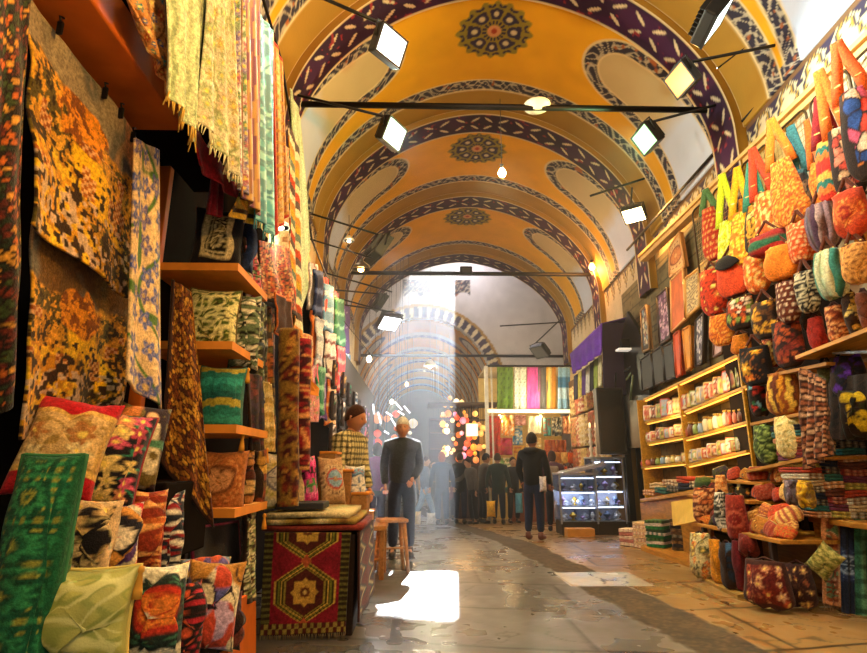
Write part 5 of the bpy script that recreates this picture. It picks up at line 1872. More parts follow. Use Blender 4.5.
# arched opening as a panel with its darkness painted in, black post and sign
A = [(0, 0), (0, 1.4), (.2, 2.1), (.65, 2.6), (1.1, 2.1), (1.3, 1.4), (1.3, 0)]
o = MB().poly([(4.04, 9.65 + a * 1.05, 1.5 + b) for a, b in A], .06, (1, 0, 0)).build('window_1', mat('#120f0c', .3))
tag(o, 'arched opening beyond the brick, its darkness painted as a flat panel', 'window', kind='structure')
Yp = 10.95
t = thing('door_post', 'black and gold post between the shelving and the glass showcases', 'post', (float(AY(635, 500, Yp)[0]), Yp, float(ZF(Yp))))
hp = float(AY(628, 362, Yp)[2]) - float(ZF(Yp))
MB().box((-.09, 0, hp / 2), (.13, .16, hp), .01).build('left_panel', mat('#0e0c0a', .35), t)
MB().box((.03, .02, hp / 2), (.09, .12, hp), .01).build('gilt_strip', mat('#6a5228', .4, .3), t)
MB().box((.14, 0, hp / 2), (.13, .16, hp), .01).build('right_panel', mat('#0e0c0a', .35), t)
MB().box((.02, 0, .12), (.42, .2, .24), .01).build('plinth', mat('#1a1612', .4), t)
c, wm_, hm_ = fit(610, 421, 27, 66, 0, Y=10.55)
t = thing('black_sign_box', 'tall black box sign hanging over the glass showcase', 'sign', c)
MB().box((0, 0, hm_ / 2), (wm_, .22, hm_), .015).build('case', mat('#0c0b0b', .35), t)
MB().box((0, -.115, hm_ / 2), (wm_ * .86, .012, hm_ * .92), .004).build('face', mat('#161412', .25), t)
MB().tube([(wm_ * .3, 0, hm_), (wm_ * .5, .2, hm_ + .35)], .015).build('bracket', dm, t)
t = thing('wall_lantern', 'small black lantern box with a white lower edge on the arch', 'lantern', AY(626, 350, 10.4))
MB().box((0, 0, .12), (.2, .14, .18), .01).build('case', dm, t)
MB().box((0, -.02, 0), (.36, .2, .04), .005).build('white_tray', mat('#d8d4c8', .4, 0, .6, '#fff4e0'), t)
for lb, a, b in (('green painted strut leaning by the arch', (640, 362), (626, 380)), ('pale green strut below the lantern', (633, 375), (630, 400)), ('dark strut crossing the arch', (648, 352), (624, 372))):
    rod(AY(*a, 10.3), AY(*b, 10.5), .022, 'strut', lb, 'strut', mat('#5a6a4a', .5) if 'dark' not in lb else dm)

# purple awning
t = thing('awning', 'purple awning over the showcase stall on the right', 'awning', AX(586, 350, 3.75))
c = np.array(t.location)
q = [AX(570, 354, 3.55), AX(602, 323, 3.65), AX(603, 352, 3.55), AX(573, 374, 3.45)]
u, v = uv(24, 14)
U, V_ = u[..., None], v[..., None]
P = ((q[3] * (1 - U) + q[2] * U) * (1 - V_) + (q[0] * (1 - U) + q[1] * U) * V_) - c
P[..., 0] += .03 * np.sin(u * 30) * (1 - v)
put_obj('canopy', slab(P, base(u, '#5a2a9a', 2, v), .02, 'canopy'), CLOTH(), t)
MB().poly([p - c for p in (q[0], q[1], q[1] + [.6, 0, .15], q[0] + [.6, 0, .15])], .02, (0, 0, -1)).build('roof_sheet', mat('#4a2088', .8), t)
MB().poly([p - c for p in (q[1], AX(604, 395, 3.6), AX(604, 395, 3.6) + [.45, 0, 0], q[1] + [.5, 0, 0])], .03, (0, 1, 0)).build('side_curtain', mat('#221030', .85), t)
tq = ['#1c1c3a', '#d8c84a', '#5a2c7a', '#e0dcc8', '#14141c', '#8a9a3a', '#c9c090']
for i, x in enumerate((576, 580, 584, 588, 592, 596, 600)):
    hang('narrow %s tie hanging under the purple awning, %s from the left' % (['navy', 'yellow', 'violet', 'white', 'black', 'lime', 'cream'][i], ORD[i]), 'tie', [AX(x - 2, 376 - i * 3.2, 3.7), AX(x + 1.6, 374 - i * 3.2, 3.7), AX(x + 1.6, 399 - i * 2.2, 3.7), AX(x - 2, 400 - i * 2.2, 3.7)],
         p_plain(tq[i], 2, .3), (1, .005), .012, 'hanging_tie', 'ties under the purple awning')

# glass showcases
Yg = 10.9
def vitrine(label, x0, x1, y0, y1, Y, dep, lit, nsh):
    a, b = AY(x0, y1, Y), AY(x1, y0, Y)
    w_, h = float(b[0] - a[0]), float(b[2] - a[2])
    a[2] = float(ZF(Y))
    h = float(b[2]) - a[2]
    t = thing('glass_showcase', label, 'showcase', a)
    fr = mat('#b8bcc0', .3, .7)
    MB().box((w_ / 2, dep / 2, .12), (w_, dep, .24), .01).build('base', mat('#2a221a', .5), t)
    for sx in (0, 1):
        for sy in (0, 1):
            MB().box((sx * w_, sy * dep, h / 2 + .1), (.03, .03, h - .2), .003).build('corner_post', fr, t)
    MB().box((w_ / 2, dep / 2, h), (w_ + .04, dep + .04, .04), .006).build('top', fr, t)
    g = mat('#e8f0f8', .03, trans=1)
    MB().box((w_ / 2, -.012, h / 2 + .12), (w_ - .03, .006, h - .28)).build('front_glass', g, t)
    MB().box((-.012, dep / 2, h / 2 + .12), (.006, dep - .03, h - .28)).build('side_glass', g, t)
    MB().box((w_ / 2, dep, h / 2 + .12), (w_ - .02, .02, h - .26)).build('back_panel', mat('#c4c8dc', .4), t)
    zs = []
    for k in range(nsh):
        z = .25 + (h - .3) * k / nsh
        MB().box((w_ / 2, dep / 2, z), (w_ - .04, dep - .04, .012), .002).build('glass_shelf', mat('#c9d4dc', .15, .2), t)
        MB().box((w_ / 2, .02, z + (h - .3) / nsh - .03), (w_ - .08, .015, .015)).build('light_tube', mat('#ffffff', .3, 0, lit, '#e8ecff'), t)
        zs.append(z + .008)
    return a, w_, h, zs, dep
k = 0
sil = [mat('#e8e8f0', .3, .6), mat('#c9a040', .3, .8), mat('#b09ac8', .3, .4), mat('#e8e4e0', .35), mat('#6a7a98', .3, .5)]
sn = ['silver', 'gold', 'violet', 'white', 'steel blue']
for vi, (lb, args, per) in enumerate((('left glass showcase of silverware with violet light', (562, 595, 474, 526, Yg, .5, 7, 3), 7), ('right glass showcase of silverware against the black post', (597, 622, 458, 526, Yg + .05, .5, 6, 4), 6))):
    a, w_, h, zs, dep = vitrine(lb, *args)
    for zi, z in enumerate(zs):
        for i in range(per):
            q = (k * 3 + zi) % 5
            r = .045 + .03 * ((k * 7) % 3) / 2
            hh = .09 + .08 * ((k * 5) % 4) / 3
            o = MB().lathe([(r * .7, 0), (r * .8, .008), (r * .3, .02), (r * .35, hh * .3), (r, hh * .55), (r * .9, hh * .75), (r * .4, hh * .88), (r * .5, hh)], (0, 0, 0), 10).build('metal_vessel', sil[q])
            o.location = (a[0] + w_ * (i + .7) / (per + .4), a[1] + .12 + .2 * (i % 2), a[2] + z)
            tag(o, 'small %s vessel, %s from the left on the %s shelf of the %s showcase' % (sn[q], ORD[i], ORD[zi], ['left', 'right'][vi]), 'vessel', 'silverware in the glass showcases')
            k += 1
    l = bpy.data.lights.new('showcase_lamp', 'POINT')
    l.energy = 26
    l.color = (.88, .88, 1)
    l.shadow_soft_size = .02
    lo = bpy.data.objects.new('showcase_lamp', l)
    col.objects.link(lo)
    lo.location = (a[0] + w_ / 2, a[1] + .06, a[2] + h * .55)
t = thing('display_tray', 'sloping glass-topped tray on the left showcase', 'tray', AY(580, 470, Yg))
MB().box((.05, .1, .02), (.85, .5, .06), .01, Matrix.Rotation(-.22, 3, 'Y')).build('tray_body', mat('#a8a8c0', .3, .5), t)
MB().box((.05, .08, .06), (.8, .45, .015), .004, Matrix.Rotation(-.22, 3, 'Y')).build('tray_glass', mat('#e0e6f0', .1, .1), t)
MB().box((.0, -.1, 0), (.5, .25, .16), .01).build('price_ledge', mat('#c98a3c', .5), thing('display_ledge', 'orange timber ledge at the foot of the glass showcases', 'ledge', AZ(578, 532, -.02)))
for i, x in enumerate((592, 598)):
    t = thing('twisted_candlestick', '%s twisted white candlestick standing above the showcases' % ['left', 'right'][i], 'candlestick', AY(x, 461, 11.2))
    MB().lathe([(.06, 0), (.05, .03)] + [(.035 + .015 * math.sin(j * 1.6), .05 + j * .035) for j in range(16)] + [(.05, .62), (.02, .66)], (0, 0, 0), 12).build('stem', mat('#e0ccb0', .4), t)
    MB().lathe([(.02, .66), (.018, .74), (.004, .76)], (0, 0, 0), 8).build('candle', mat('#f0e8d8', .5, 0, 2, '#ffd090'), t)

# more bags crowding the gaps of the bag wall
for lb, x, y, w_, h, fn, X, s_, c in (
    ('slim orange bag squeezed between the banded and the dark teal bags', 818, 186, 14, 44, O2, 3.62, .5, '#c95a1c'),
    ('amber fringed bag tucked behind the broad orange one', 777, 222, 22, 40, p_arab('#d88a1c', ['#f0b850', '#a85a1c'], 12, 5, .3), 3.66, .5, '#d8701c'),
    ('orange tasselled bag between the yellow bags', 748, 250, 20, 34, p_arab('#d8701c', ['#e8a83c', '#a84a14'], 12, 8, .3), 3.62, .45, '#e08a1c'),
    ('rust bag peeping out under the yellow bags', 742, 262, 26, 22, p_plain('#a8381a', 1, .3), 3.5, 0, ''),
    ('black and gold beaded bag between the dotted bags', 795, 276, 20, 30, p_cell(['#1c1410', '#b8862c', '#2c1c14'], 12, 2), 3.55, .1, '#1c1410'),
    ('dark olive bag behind the pleated pouch', 820, 256, 20, 34, p_plain('#3a3a1c', 1, .3), 3.6, .1, '#1c1410'),
    ('tan striped bag end above the dotted tan bag', 862, 236, 18, 24, p_str(['#b8762c', '#5a2c14'], 8), 3.5, .1, '#3a1c10'),
    ('dark brown bag filling the gap above the long shelf', 812, 318, 22, 26, p_cell(['#2c1a10', '#5a3418', '#3a2010'], 8, 6), 3.62, .1, '#1c1410'),
    ('crimson flowered bag below the mustard mottled one', 770, 350, 18, 34, p_flor('#6a1c14', ['#c95a2c', '#d8a050'], 10, .1, 6, '#3a2414'), 3.6, .1, '#1c1410'),
    ('small orange purse above the tulip panel bag', 741, 344, 22, 18, p_plain('#c9701c', 1, .3), 3.55, .08, '#5a2c14')):
    bag(lb, x, y, w_, h, FR, fn, X=X, strap=s_, sc_=c or '#3a1c10', t=.12, sw=.05, group='bags filling the gaps of the bag wall', taper=.35)

# ================================================================== the scarf stall at the end of the right side
SY = 15.8
fz0 = float(ZF(SY))
x0s, x1s = float(AY(488, 460, SY)[0]), 4.55
t = thing('scarf_stall', 'brightly lit open scarf stall with white frame at the far right', 'stall', ((x0s + x1s) / 2, SY, fz0))
T0 = np.array(t.location)
wf = mat('#d8d4c4', .4)
zb = float(AY(500, 411, SY)[2]) - fz0
zt_ = float(AY(500, 366, SY)[2]) - fz0
hwid = (x1s - x0s) / 2
MB().box((-hwid, 0, zt_ / 2), (.10, .10, zt_), .01).build('white_post', wf, t)
MB().box((-hwid + .16, .05, zt_ / 2), (.05, .05, zt_), .01).build('inner_post', wf, t)
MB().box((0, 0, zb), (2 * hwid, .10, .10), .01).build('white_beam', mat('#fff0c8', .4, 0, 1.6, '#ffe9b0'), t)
MB().box((0, 0, zt_), (2 * hwid, .06, .06), .01).build('top_rail', dm, t)
MB().box((0, 2.2, zt_ / 2 - .2), (2 * hwid, .06, zt_ + .4), .01).build('back_wall', mat('#c9a860', .8), t)
MB().box((0, 1.1, zt_), (2 * hwid, 2.2, .05), .01).build('roof', mat('#b8a47c', .8), t)
MB().box((.2, .5, .38), (2 * hwid - .9, .5, .76), .01).build('counter', mat('#8a4a24', .6), t)
for dx in (-.9, .3, 1.3):
    l = bpy.data.lights.new('stall_lamp', 'POINT')
    l.energy = 42
    l.color = (1, .78, .42)
    l.shadow_soft_size = .12
    lo = bpy.data.objects.new('stall_lamp', l)
    col.objects.link(lo)
    lo.location = T0 + [dx, .45, zb - .15]
    MB().lathe([(.03, -.05), (.05, 0), (.03, .05)], (dx, .45, zb - .12), 10).build('lamp', mat('#ffffff', .3, 0, 9, '#ffe0a0'), t)
l = bpy.data.lights.new('stall_lamp', 'POINT')
l.energy = 55
l.color = (1, .9, .65)
lo = bpy.data.objects.new('stall_lamp', l)
col.objects.link(lo)
lo.location = T0 + [0, -.7, zb + .35]
UPR = [('olive green spotted scarf', 497, 513, p_dots('#6a8a2c', '#2c3a1c', 9, .2)), ('white scarf with a small pattern', 514, 526, p_dots('#d8d4b8', '#7a8a5a', 12, .2)), ('bright pink scarf', 527, 540, p_plain('#c94a8a', 2, .3)),
       ('grey framed sign-like panel scarf', 538, 548, p_plain('#5a5448', 2, .2)), ('yellow and orange striped scarf', 545, 556, p_str(['#d8a030', '#e8d070', '#b87a24'], 12)), ('light blue scarf', 558, 570, p_str(['#8ab4c8', '#b8d4d8', '#4a7a9a'], 4, False))]
for i, (lb, a, b, fn) in enumerate(UPR):
    hang(lb + ' above the lit beam of the scarf stall', 'scarf', [AY(a, 367, SY - .08), AY(b, 367, SY - .08), AY(b, 409, SY - .08), AY(a, 409, SY - .08)], fn, (2, .03), .012, 'hanging_scarf', 'scarves above the stall beam')
LWR = [('red and pink pashmina on the slanted rail', 488, 500, 416, 458, '#c9402c', .25), ('orange shawl', 502, 514, 415, 436, '#e08a18', .5), ('pale pink shawl', 515, 526, 415, 425, '#e0a8a0', .5), ('cream patterned shawl', 528, 541, 416, 434, '#dcd0a8', .5),
       ('teal slender bag', 544, 551, 418, 436, '#4a8a7a', .4), ('dark patterned slender bag', 552, 561, 417, 436, '#3a3a30', .4), ('peach scarf', 563, 571, 416, 434, '#d8a070', .5), ('white lace scarf', 572, 582, 418, 440, '#dcd4d0', .5),
       ('magenta bundle', 496, 512, 438, 455, '#b02c50', .6), ('blue twisted scarf', 513, 522, 426, 445, '#3a7aa0', .7), ('mustard cloth', 514, 526, 446, 470, '#c99a2c', .7), ('green cloth', 500, 513, 458, 478, '#7aa060', .7),
       ('rust cloth', 545, 555, 440, 452, '#b8602c', .9), ('gold cloth', 526, 541, 438, 470, '#d8b060', 1.2), ('copper cloth', 556, 566, 440, 455, '#a85a2c', .9), ('coral draped cloth', 584, 598, 415, 452, '#c9704a', .8)]
for i, (lb, a, b, c, d, cc, dy) in enumerate(LWR):
    Y = SY + dy
    hang(lb + ' hanging inside the scarf stall', 'scarf', [AY(a, c, Y), AY(b, c, Y), AY(b, d, Y), AY(a, d, Y)], p_arab(cc, ['#e8d8b0' if i % 2 else '#a8502c'], 4, i, .2), (2, .05), .04, 'hanging_scarf', 'cloths inside the scarf stall', wave=.08)
for i in range(12):
    x = 500 + i * 7.2
    p = AY(x, 492, SY + .45)
    p[2] = fz0 + .775
    q = (i * 5) % 12
    folded('%s folded scarf on the scarf stall counter, %s from the left' % (names[q], ORD[i]), p[0], p[1], p[2], 0, .16, .26, .1 + .05 * (i % 3), pal[q], 3, 'folded scarves on the scarf stall counter', i + 90, 'folded_scarf', 'scarf')
# little handbags clustered between the stall and the showcase
for i in range(10):
    x, y = 545 + (i % 5) * 6.5, 458 + (i // 5) * 14
    bag('%s pouch bag, %s row beside the scarf stall counter, %s from left' % (pn[(i * 3) % 12], ['upper', 'lower'][i // 5], ORD[i % 5]), x, y, 7, 11, 0, p_plain(pc[(i * 3) % 12], 2, .3), Y=SY - .1, strap=.1, t=.1, group='pouch bags by the scarf stall')

gi = ['#c9a050', '#c9704a', '#d8b878', '#a84a2c', '#b89050', '#e0c8a0', '#8a5a34']
gnm = ['gold', 'coral', 'sand', 'rust', 'ochre', 'cream', 'brown']
for row in range(3):
    for i in range(7):
        Y = 12.0 + i * .52
        X = XR(Y) - .28 + .04 * (i % 2)
        z = 3.3 - row * .85
        q = (i * 3 + row * 2) % 7
        hang('%s shawl on the right wall beyond the black sign box, %s along the %s row' % (gnm[q], ORD[i], ORD[row]), 'shawl',
             [(X, Y + .5, z), (X, Y, z), (X, Y, z - .8), (X, Y + .5, z - .8)], p_arab(gi[q], [gi[(q + 2) % 7], gi[(q + 5) % 7]], 4, i + row, .3), (3, .03), .03, 'hanging_shawl', 'shawls beyond the black sign box', wave=.04)
o = MB().box((XR(13.8) - .1, 13.8, 1.7), (.16, 4.0, 3.6)).build('shawl_backboard', mat('#6a4a24', .8))
tag(o, 'brown board behind the shawls beyond the sign box', 'panel', kind='structure')

# ================================================================== far end of the street
LY = 17.4
gold_e = ['#ffb040', '#ff7a30', '#ffd070', '#ff5a3a', '#ffe0a0', '#f09050', '#ff9ac0', '#fff4d8']
gn = ['amber', 'orange', 'yellow', 'red', 'pale gold', 'copper', 'pink', 'white']
fr = thing('lamp_rack', 'dark rack carrying the glowing mosaic lamps at the far end', 'rack', (float(AY(463, 440, LY)[0]), LY + .3, float(ZF(LY))))
MB().box((0, .35, 1.55), (2.1, .08, 3.1), .01).build('backboard', mat('#3a1c10', .7), fr)
for z in (1.1, 1.6, 2.1, 2.6, 3.0):
    MB().box((0, .15, z), (2.0, .35, .03), .004).build('shelf', mat('#5a3018', .6), fr)
k = 0
for row in range(6):
    for i in range(9):
        x = 443 + i * 5.0 + rnd.uniform(-2.2, 2.2)
        y = 402 + row * 11 + rnd.uniform(-4.5, 4.5)
        if row < 2 and i > 4 + row * 2:
            continue
        q = (k * 5 + row * 3) % 8
        r = rnd.uniform(.05, .11)
        p = AY(x, y, LY + rnd.uniform(-.25, .15))
        t = thing('mosaic_lamp', '%s mosaic lamp, %s from left in the %s row of the lamp rack' % (gn[q], ORD[i], ORD[row]), 'lamp', p, group='mosaic lamps at the far end')
        MB().lathe([(.2 * r, -r), (.75 * r, -.7 * r), (r, 0), (.8 * r, .62 * r), (.35 * r, r)], (0, 0, 0), 12).build('globe', mat(gold_e[q], .3, 0, .55 + (k % 4) * .15, gold_e[q]), t)
        MB().lathe([(.38 * r, r), (.5 * r, 1.15 * r), (.1 * r, 1.5 * r)], (0, 0, 0), 8).build('cap', mat('#8a6a30', .4, .7), t)
        MB().tube([(0, 0, 1.4 * r), (0, 0, 3.42 + float(ZF(LY)) - p[2])], .004, 4).build('chain', dm, t)
        k += 1
l = bpy.data.lights.new('lamp_rack_glow', 'POINT')
l.energy = 45
l.color = (1, .6, .25)
l.shadow_soft_size = .4
lo = bpy.data.objects.new('lamp_rack_glow', l)
col.objects.link(lo)
lo.location = AY(462, 435, LY - .7)
t = thing('shop_sign', 'square pale lit sign among the mosaic lamps', 'sign', AY(472, 430, LY - .5))
MB().box((0, 0, 0), (.38, .06, .40), .01).build('case', mat('#8a9a80', .4), t)
MB().box((0, -.035, 0), (.34, .01, .36), .003).build('face', mat('#d0e0c0', .4, 0, .9, '#d8f0d0'), t)
MB().tube([(0, 0, .2), (0, 0, 3.42 + float(ZF(LY)) - AY(472, 430, LY - .5)[2])], .012).build('hanger', dm, t)
MB().box((0, -.3, 3.42), (2.2, 1.5, .05), .01).build('canopy', mat('#2c1810', .7), fr)
# white tube lights over the far left
for i, (x, y, x2, y2) in enumerate(((378, 412, 381, 424), (373, 404, 374, 414), (386, 412, 392, 416), (391, 418, 397, 428), (395, 402, 402, 410), (384, 431, 389, 434), (404, 406, 410, 413), (398, 411, 404, 415), (366, 398, 368, 420), (346, 394, 352, 406))):
    a, b = AY(x, y, 15.5), AY(x2, y2, 15.5)
    c = (a + b) / 2
    t = thing('tube_light', '%s from the left of the slanting white tube lights over the far left stalls' % ORD[[3, 2, 5, 6, 7, 4, 9, 8, 1, 0][i]], 'lamp', c, group='tube lights over the far left stalls')
    d = Vector(b - a)
    MB().tube([-d / 2, d / 2], .022, 8).build('tube', mat('#ffffff', .3, 0, 1.6, '#eef4ff'), t)
    MB().tube([(0, 0, .03), (0, 0, vz(c[0], c[1]) - c[2] + .03)], .006, 5).build('hanger', dm, t)
# left side stalls beyond the clothes: hung trinkets and cloths
ls = MB().box((-1.55, 13.4, 1.4), (.3, 7.0, 3.6)).build('far_stall_front', mat('#2c1c14', .8))
tag(ls, 'dark front of the far left stalls', 'stall', kind='structure')
tc2 = ['#c93a2c', '#e0d8d0', '#7a3a8a', '#c9a050', '#3a6a8a', '#d87a9a', '#2c7a5a', '#e8e0e0']
tn = ['red', 'white', 'violet', 'gold', 'blue', 'pink', 'green', 'ivory']
k = 0
for row in range(5):
    for i in range(7):
        Y = 8.6 + i * .95
        X = -1.42 + .02 * (i % 2)
        z = 2.75 - row * .48 + float(ZF(Y))
        q = (k * 3 + row) % 8
        u, v = uv(8, 10)
        w_, h = .34, .40
        P = np.stack([X + .06 + .03 * np.sin(u * 9 + i), Y + (u - .5) * w_, z + (v - 1) * h + .02 * np.sin(u * 7)], -1)
        c = P.mean(axis=(0, 1))
        o = put_obj('hanging_trinket_cloth', slab(P - c, p_cell([tc2[q], tc2[(q + 3) % 8], '#2c1c1c'], 6, k)(u, v, .8), .03, 'c'), CLOTH(), None, c)
        tag(o, '%s spangled cloth, %s along the %s row of the far left stalls' % (tn[q], ORD[i], ORD[row]), 'cloth', 'spangled cloths on the far left stalls')
        k += 1
# lights of the far left stalls
for q, (x, y, z) in enumerate(((-.9, 9.5, 3.0), (-.7, 13.5, 2.9))):
    bulb('pale bulb over the far left stalls, %s one' % ['nearer', 'farther'][q], (x, y, z + float(ZF(y))), (x - .5, y, z + .7), 35, '#ffe6c8', .05, 8)
for q, (x, y, z) in enumerate(((1.5, 18.2, 8.8), (-.6, 24.0, 4.6), (.6, 31.0, 4.4))):  # the hall bulb is added out of sight to brighten the end wall
    bulb(['added unseen bulb high in the crossing hall', 'nearer bulb of the distant vault', 'farther bulb of the distant vault'][q], (x, y, z), (x, y, (10.12, 6.5, 6.5)[q]), (230, 110, 70)[q], ('#f4f0ff', '#ffd8a0', '#ffd8a0')[q], .08, 6)
for i in range(34):
    Y = 20.3 + (i * 37 % 34) * .16
    x = (-1.9 + (i * 13 % 11) * .16) if i % 2 else (.6 + (i * 7 % 11) * .17)
    z = 1.6 + (i * 5 % 9) * .26 + float(ZF(Y))
    q = (i * 3) % 8
    r = .09 + .05 * (i % 3)
    t = thing('paper_lantern', '%s lantern, %s nearest of the dim lanterns on the %s of the far vault' % (gn[q], ORD[sum(1 for j in range(34) if j % 2 == i % 2 and (j * 37 % 34) < (i * 37 % 34))], 'left' if x < 0 else 'right'), 'lantern', (x, Y, z), group='lanterns in the far vault')
    MB().lathe([(.3 * r, -r), (r, -.3 * r), (r, .4 * r), (.3 * r, r)], (0, 0, 0), 10).build('globe', mat(gold_e[q], .5, 0, .5, gold_e[q]), t)
    tt = min(abs(x - .05) / 2.6, .98)
    MB().tube([(0, 0, .9 * r), (0, 0, 3.6 + 2.85 * math.sqrt(1 - tt * tt) - z)], .006, 4).build('cord', dm, t)
# distant crowd backdrop of goods in the far vault sides
for sx in (-1, 1):
    for i in range(8):
        Y = 20.6 + i * 1.4
        t = thing('far_stall_rack', 'distant goods rack on the %s of the far vault, %s along' % ('left' if sx < 0 else 'right', ORD[i]), 'rack', (.05 + sx * 2.2, Y, float(ZF(Y))), group='racks in the far vault')
        for j in range(4):
            MB().box((0, 0, .4 + j * .7), (.7, 1.1, .5), .03).build('goods_panel', mat(tc2[(i * 3 + j * 5 + (sx > 0)) % 8], .7), t)
        MB().box((sx * .3, 0, 1.5), (.06, 1.2, 3.0), .01).build('back', mat('#4a3020', .7), t)


# ================================================================== people
def skin_mesh(verts, edges, radii, root=0, sub=1):
    me = bpy.data.meshes.new('skin_tmp')
    me.from_pydata([tuple(v) for v in verts], edges, [])
    o = bpy.data.objects.new('skin_tmp', me)
    col.objects.link(o)
    s = o.modifiers.new('s', 'SKIN')
    s.use_smooth_shade = True
    lay = me.skin_vertices[0].data if me.skin_vertices else None
    if lay is None:
        bpy.context.view_layer.objects.active = o
        bm = bmesh.new()
        bm.from_mesh(me)
        bm.verts.layers.skin.verify()
        bm.to_mesh(me)
        bm.free()
        lay = me.skin_vertices[0].data
    for i, r in enumerate(radii):
        lay[i].radius = (r, r) if not isinstance(r, tuple) else r
        lay[i].use_root = (i == root)
    ss = o.modifiers.new('d', 'SUBSURF')
    ss.levels = ss.render_levels = sub
    dg = bpy.context.evaluated_depsgraph_get()
    dg.update()
    ev = o.evaluated_get(dg)
    m2 = ev.to_mesh()
    V = np.zeros(len(m2.vertices) * 3, np.float32)
    m2.vertices.foreach_get('co', V)
    V = V.reshape(-1, 3)
    Fs = [tuple(p.vertices) for p in m2.polygons]
    ev.to_mesh_clear()
    bpy.data.objects.remove(o)
    bpy.data.meshes.remove(me)
    return V, Fs


def join_parts(name, parts, m, parent=None):
    """parts: (V, faces, colour array or colour)"""
    V, Fs, C = [], [], []
    off = 0
    for v, f, c in parts:
        V.append(v)
        Fs += [tuple(i + off for i in q) for q in f]
        c = np.asarray(c, float)
        C.append(np.ones((len(v), 3)) * c)
        off += len(v)
    me = bpy.data.meshes.new(name)
    V = np.concatenate(V)
    C = np.concatenate(C)
    me.from_pydata([tuple(map(float, q)) for q in V], [], Fs)
    me.polygons.foreach_set('use_smooth', [True] * len(me.polygons))
    a = me.color_attributes.new('Col', 'FLOAT_COLOR', 'POINT')
    a.data.foreach_set('color', np.c_[np.clip(C, 0, 1), np.ones(len(C))].astype(np.float32).ravel())
    return put_obj(name, me, m, parent)


def head_mesh(c, skin, tilt=0.0, turn=0.0, beard=0.0, n=(34, 26), s=1.13):
    nu, nv = n
    u, v = np.meshgrid(np.linspace(0, 2 * PI, nu, endpoint=False), np.linspace(0.02, PI - .02, nv))
    x = np.sin(v) * np.sin(u)
    y = -np.sin(v) * np.cos(u)
    z = np.cos(v)
    X = x * .077
    Yy = y * .095
    Z = z * .118
    jaw = np.clip(-z, 0, 1)
    X = X * (1 - .28 * jaw ** 1.5)
    Yy = Yy * (1 - .12 * jaw) - .008 * jaw * (y < 0)
    front = np.clip(-y, 0, 1)
    g = lambda a, b, sa, sb: np.exp(-((x - a) / sa) ** 2 - ((z - b) / sb) ** 2) * (y < 0)
    Yy = Yy - .024 * g(0, -.14, .13, .16) - .010 * g(0, .05, .10, .22)
    Yy = Yy + .012 * (g(.36, .06, .16, .12) + g(-.36, .06, .16, .12))
    Yy = Yy - .007 * g(0, .25, .6, .09)
    Yy = Yy - .009 * g(0, -.50, .25, .07) - .010 * g(0, -.82, .3, .14)
    C = np.ones(x.shape + (3,)) * lin(skin)
    dark = lin('#2a1a14')
    for sx in (-.36, .36):
        C = put(C, st(g(sx, .06, .17, .065) - .45, .2), lin('#c9beb4'))
        C = put(C, st(g(sx, .06, .065, .07) - .4, .2), dark)
        C = put(C, st(g(sx, .24, .24, .045) - .5, .2), dark)
    C = put(C, st(g(0, -.50, .26, .05) - .5, .2), lin('#8a4238'))
    if beard:
        C = put(C, beard * st(-z - .35, .15) * (y < .3) * (1 - st(g(0, -.5, .26, .06) - .4, .2)), dark * 1.5)
    P = np.stack([X, Yy, Z], -1).reshape(-1, 3)
    Fs = []
    for j in range(nv - 1):
        for i in range(nu):
            a, b = j * nu + i, j * nu + (i + 1) % nu
            Fs.append((a, a + nu, b + nu, b))
    Fs.append(tuple(range(nu)))
    Fs.append(tuple(range((nv - 1) * nu, nv * nu))[::-1])
    ears = []
    M = Matrix.Rotation(turn, 3, 'Z') @ Matrix.Rotation(tilt, 3, 'X')
    M = np.array(M)
    outp = [((P * s) @ M.T + c, Fs, C.reshape(-1, 3))]
    for sx in (-1, 1):
        a = np.linspace(0, 2 * PI, 9)[:-1]
        E = np.array([[sx * .074, .008, 0]] + [[sx * (.080 + .006 * (k % 2)), .008 + .014 * math.cos(q), .028 * math.sin(q)] for k, q in enumerate(a)] + [[sx * .090, .016, 0]])
        Ff = [(1 + k, 1 + (k + 1) % 8, 0) for k in range(8)] + [(1 + (k + 1) % 8, 1 + k, 9) for k in range(8)]
        outp.append(((E * s) @ M.T + c, Ff, lin(skin)))
    return outp, M


def hand_parts(wrist, elbow, skin, curl=.6, side=1):
    w_ = Vector(wrist)
    d = (w_ - Vector(elbow)).normalized()
    up = Vector((0, -1, 0)) if abs(d.y) < .8 else Vector((0, 0, 1))
    ax = d.cross(up).normalized() * side
    nn = ax.cross(d).normalized() * side
    out = []
    V = [w_ - d * .01, w_ + d * .035, w_ + d * .075]
    out.append(skin_mesh(V, [(0, 1), (1, 2)], [(.020, .024), (.022, .036), (.020, .036)], 0, 1))
    L = [.075, .085, .078, .062]
    for k in range(4):
        off = (k - 1.5) * .019
        b = w_ + d * .07 + nn * 0 + ax * off
        a1 = b + (d * math.cos(curl * .5) - nn * side * math.sin(curl * .5)) * L[k] * .45
        a2 = a1 + (d * math.cos(curl * 1.3) - nn * side * math.sin(curl * 1.3)) * L[k] * .32
        a3 = a2 + (d * math.cos(curl * 2.0) - nn * side * math.sin(curl * 2.0)) * L[k] * .25
        out.append(skin_mesh([b, a1, a2, a3], [(0, 1), (1, 2), (2, 3)], [.010, .0095, .0088, .007], 0, 1))
    b = w_ + d * .025 + ax * -.028
    a1 = b + (d * .6 - ax * .8).normalized() * .035
    a2 = a1 + (d * .9 - ax * .35).normalized() * .03
    out.append(skin_mesh([b, a1, a2], [(0, 1), (1, 2)], [.012, .011, .008], 0, 1))
    return [(v, f, lin(skin)) for v, f in out]


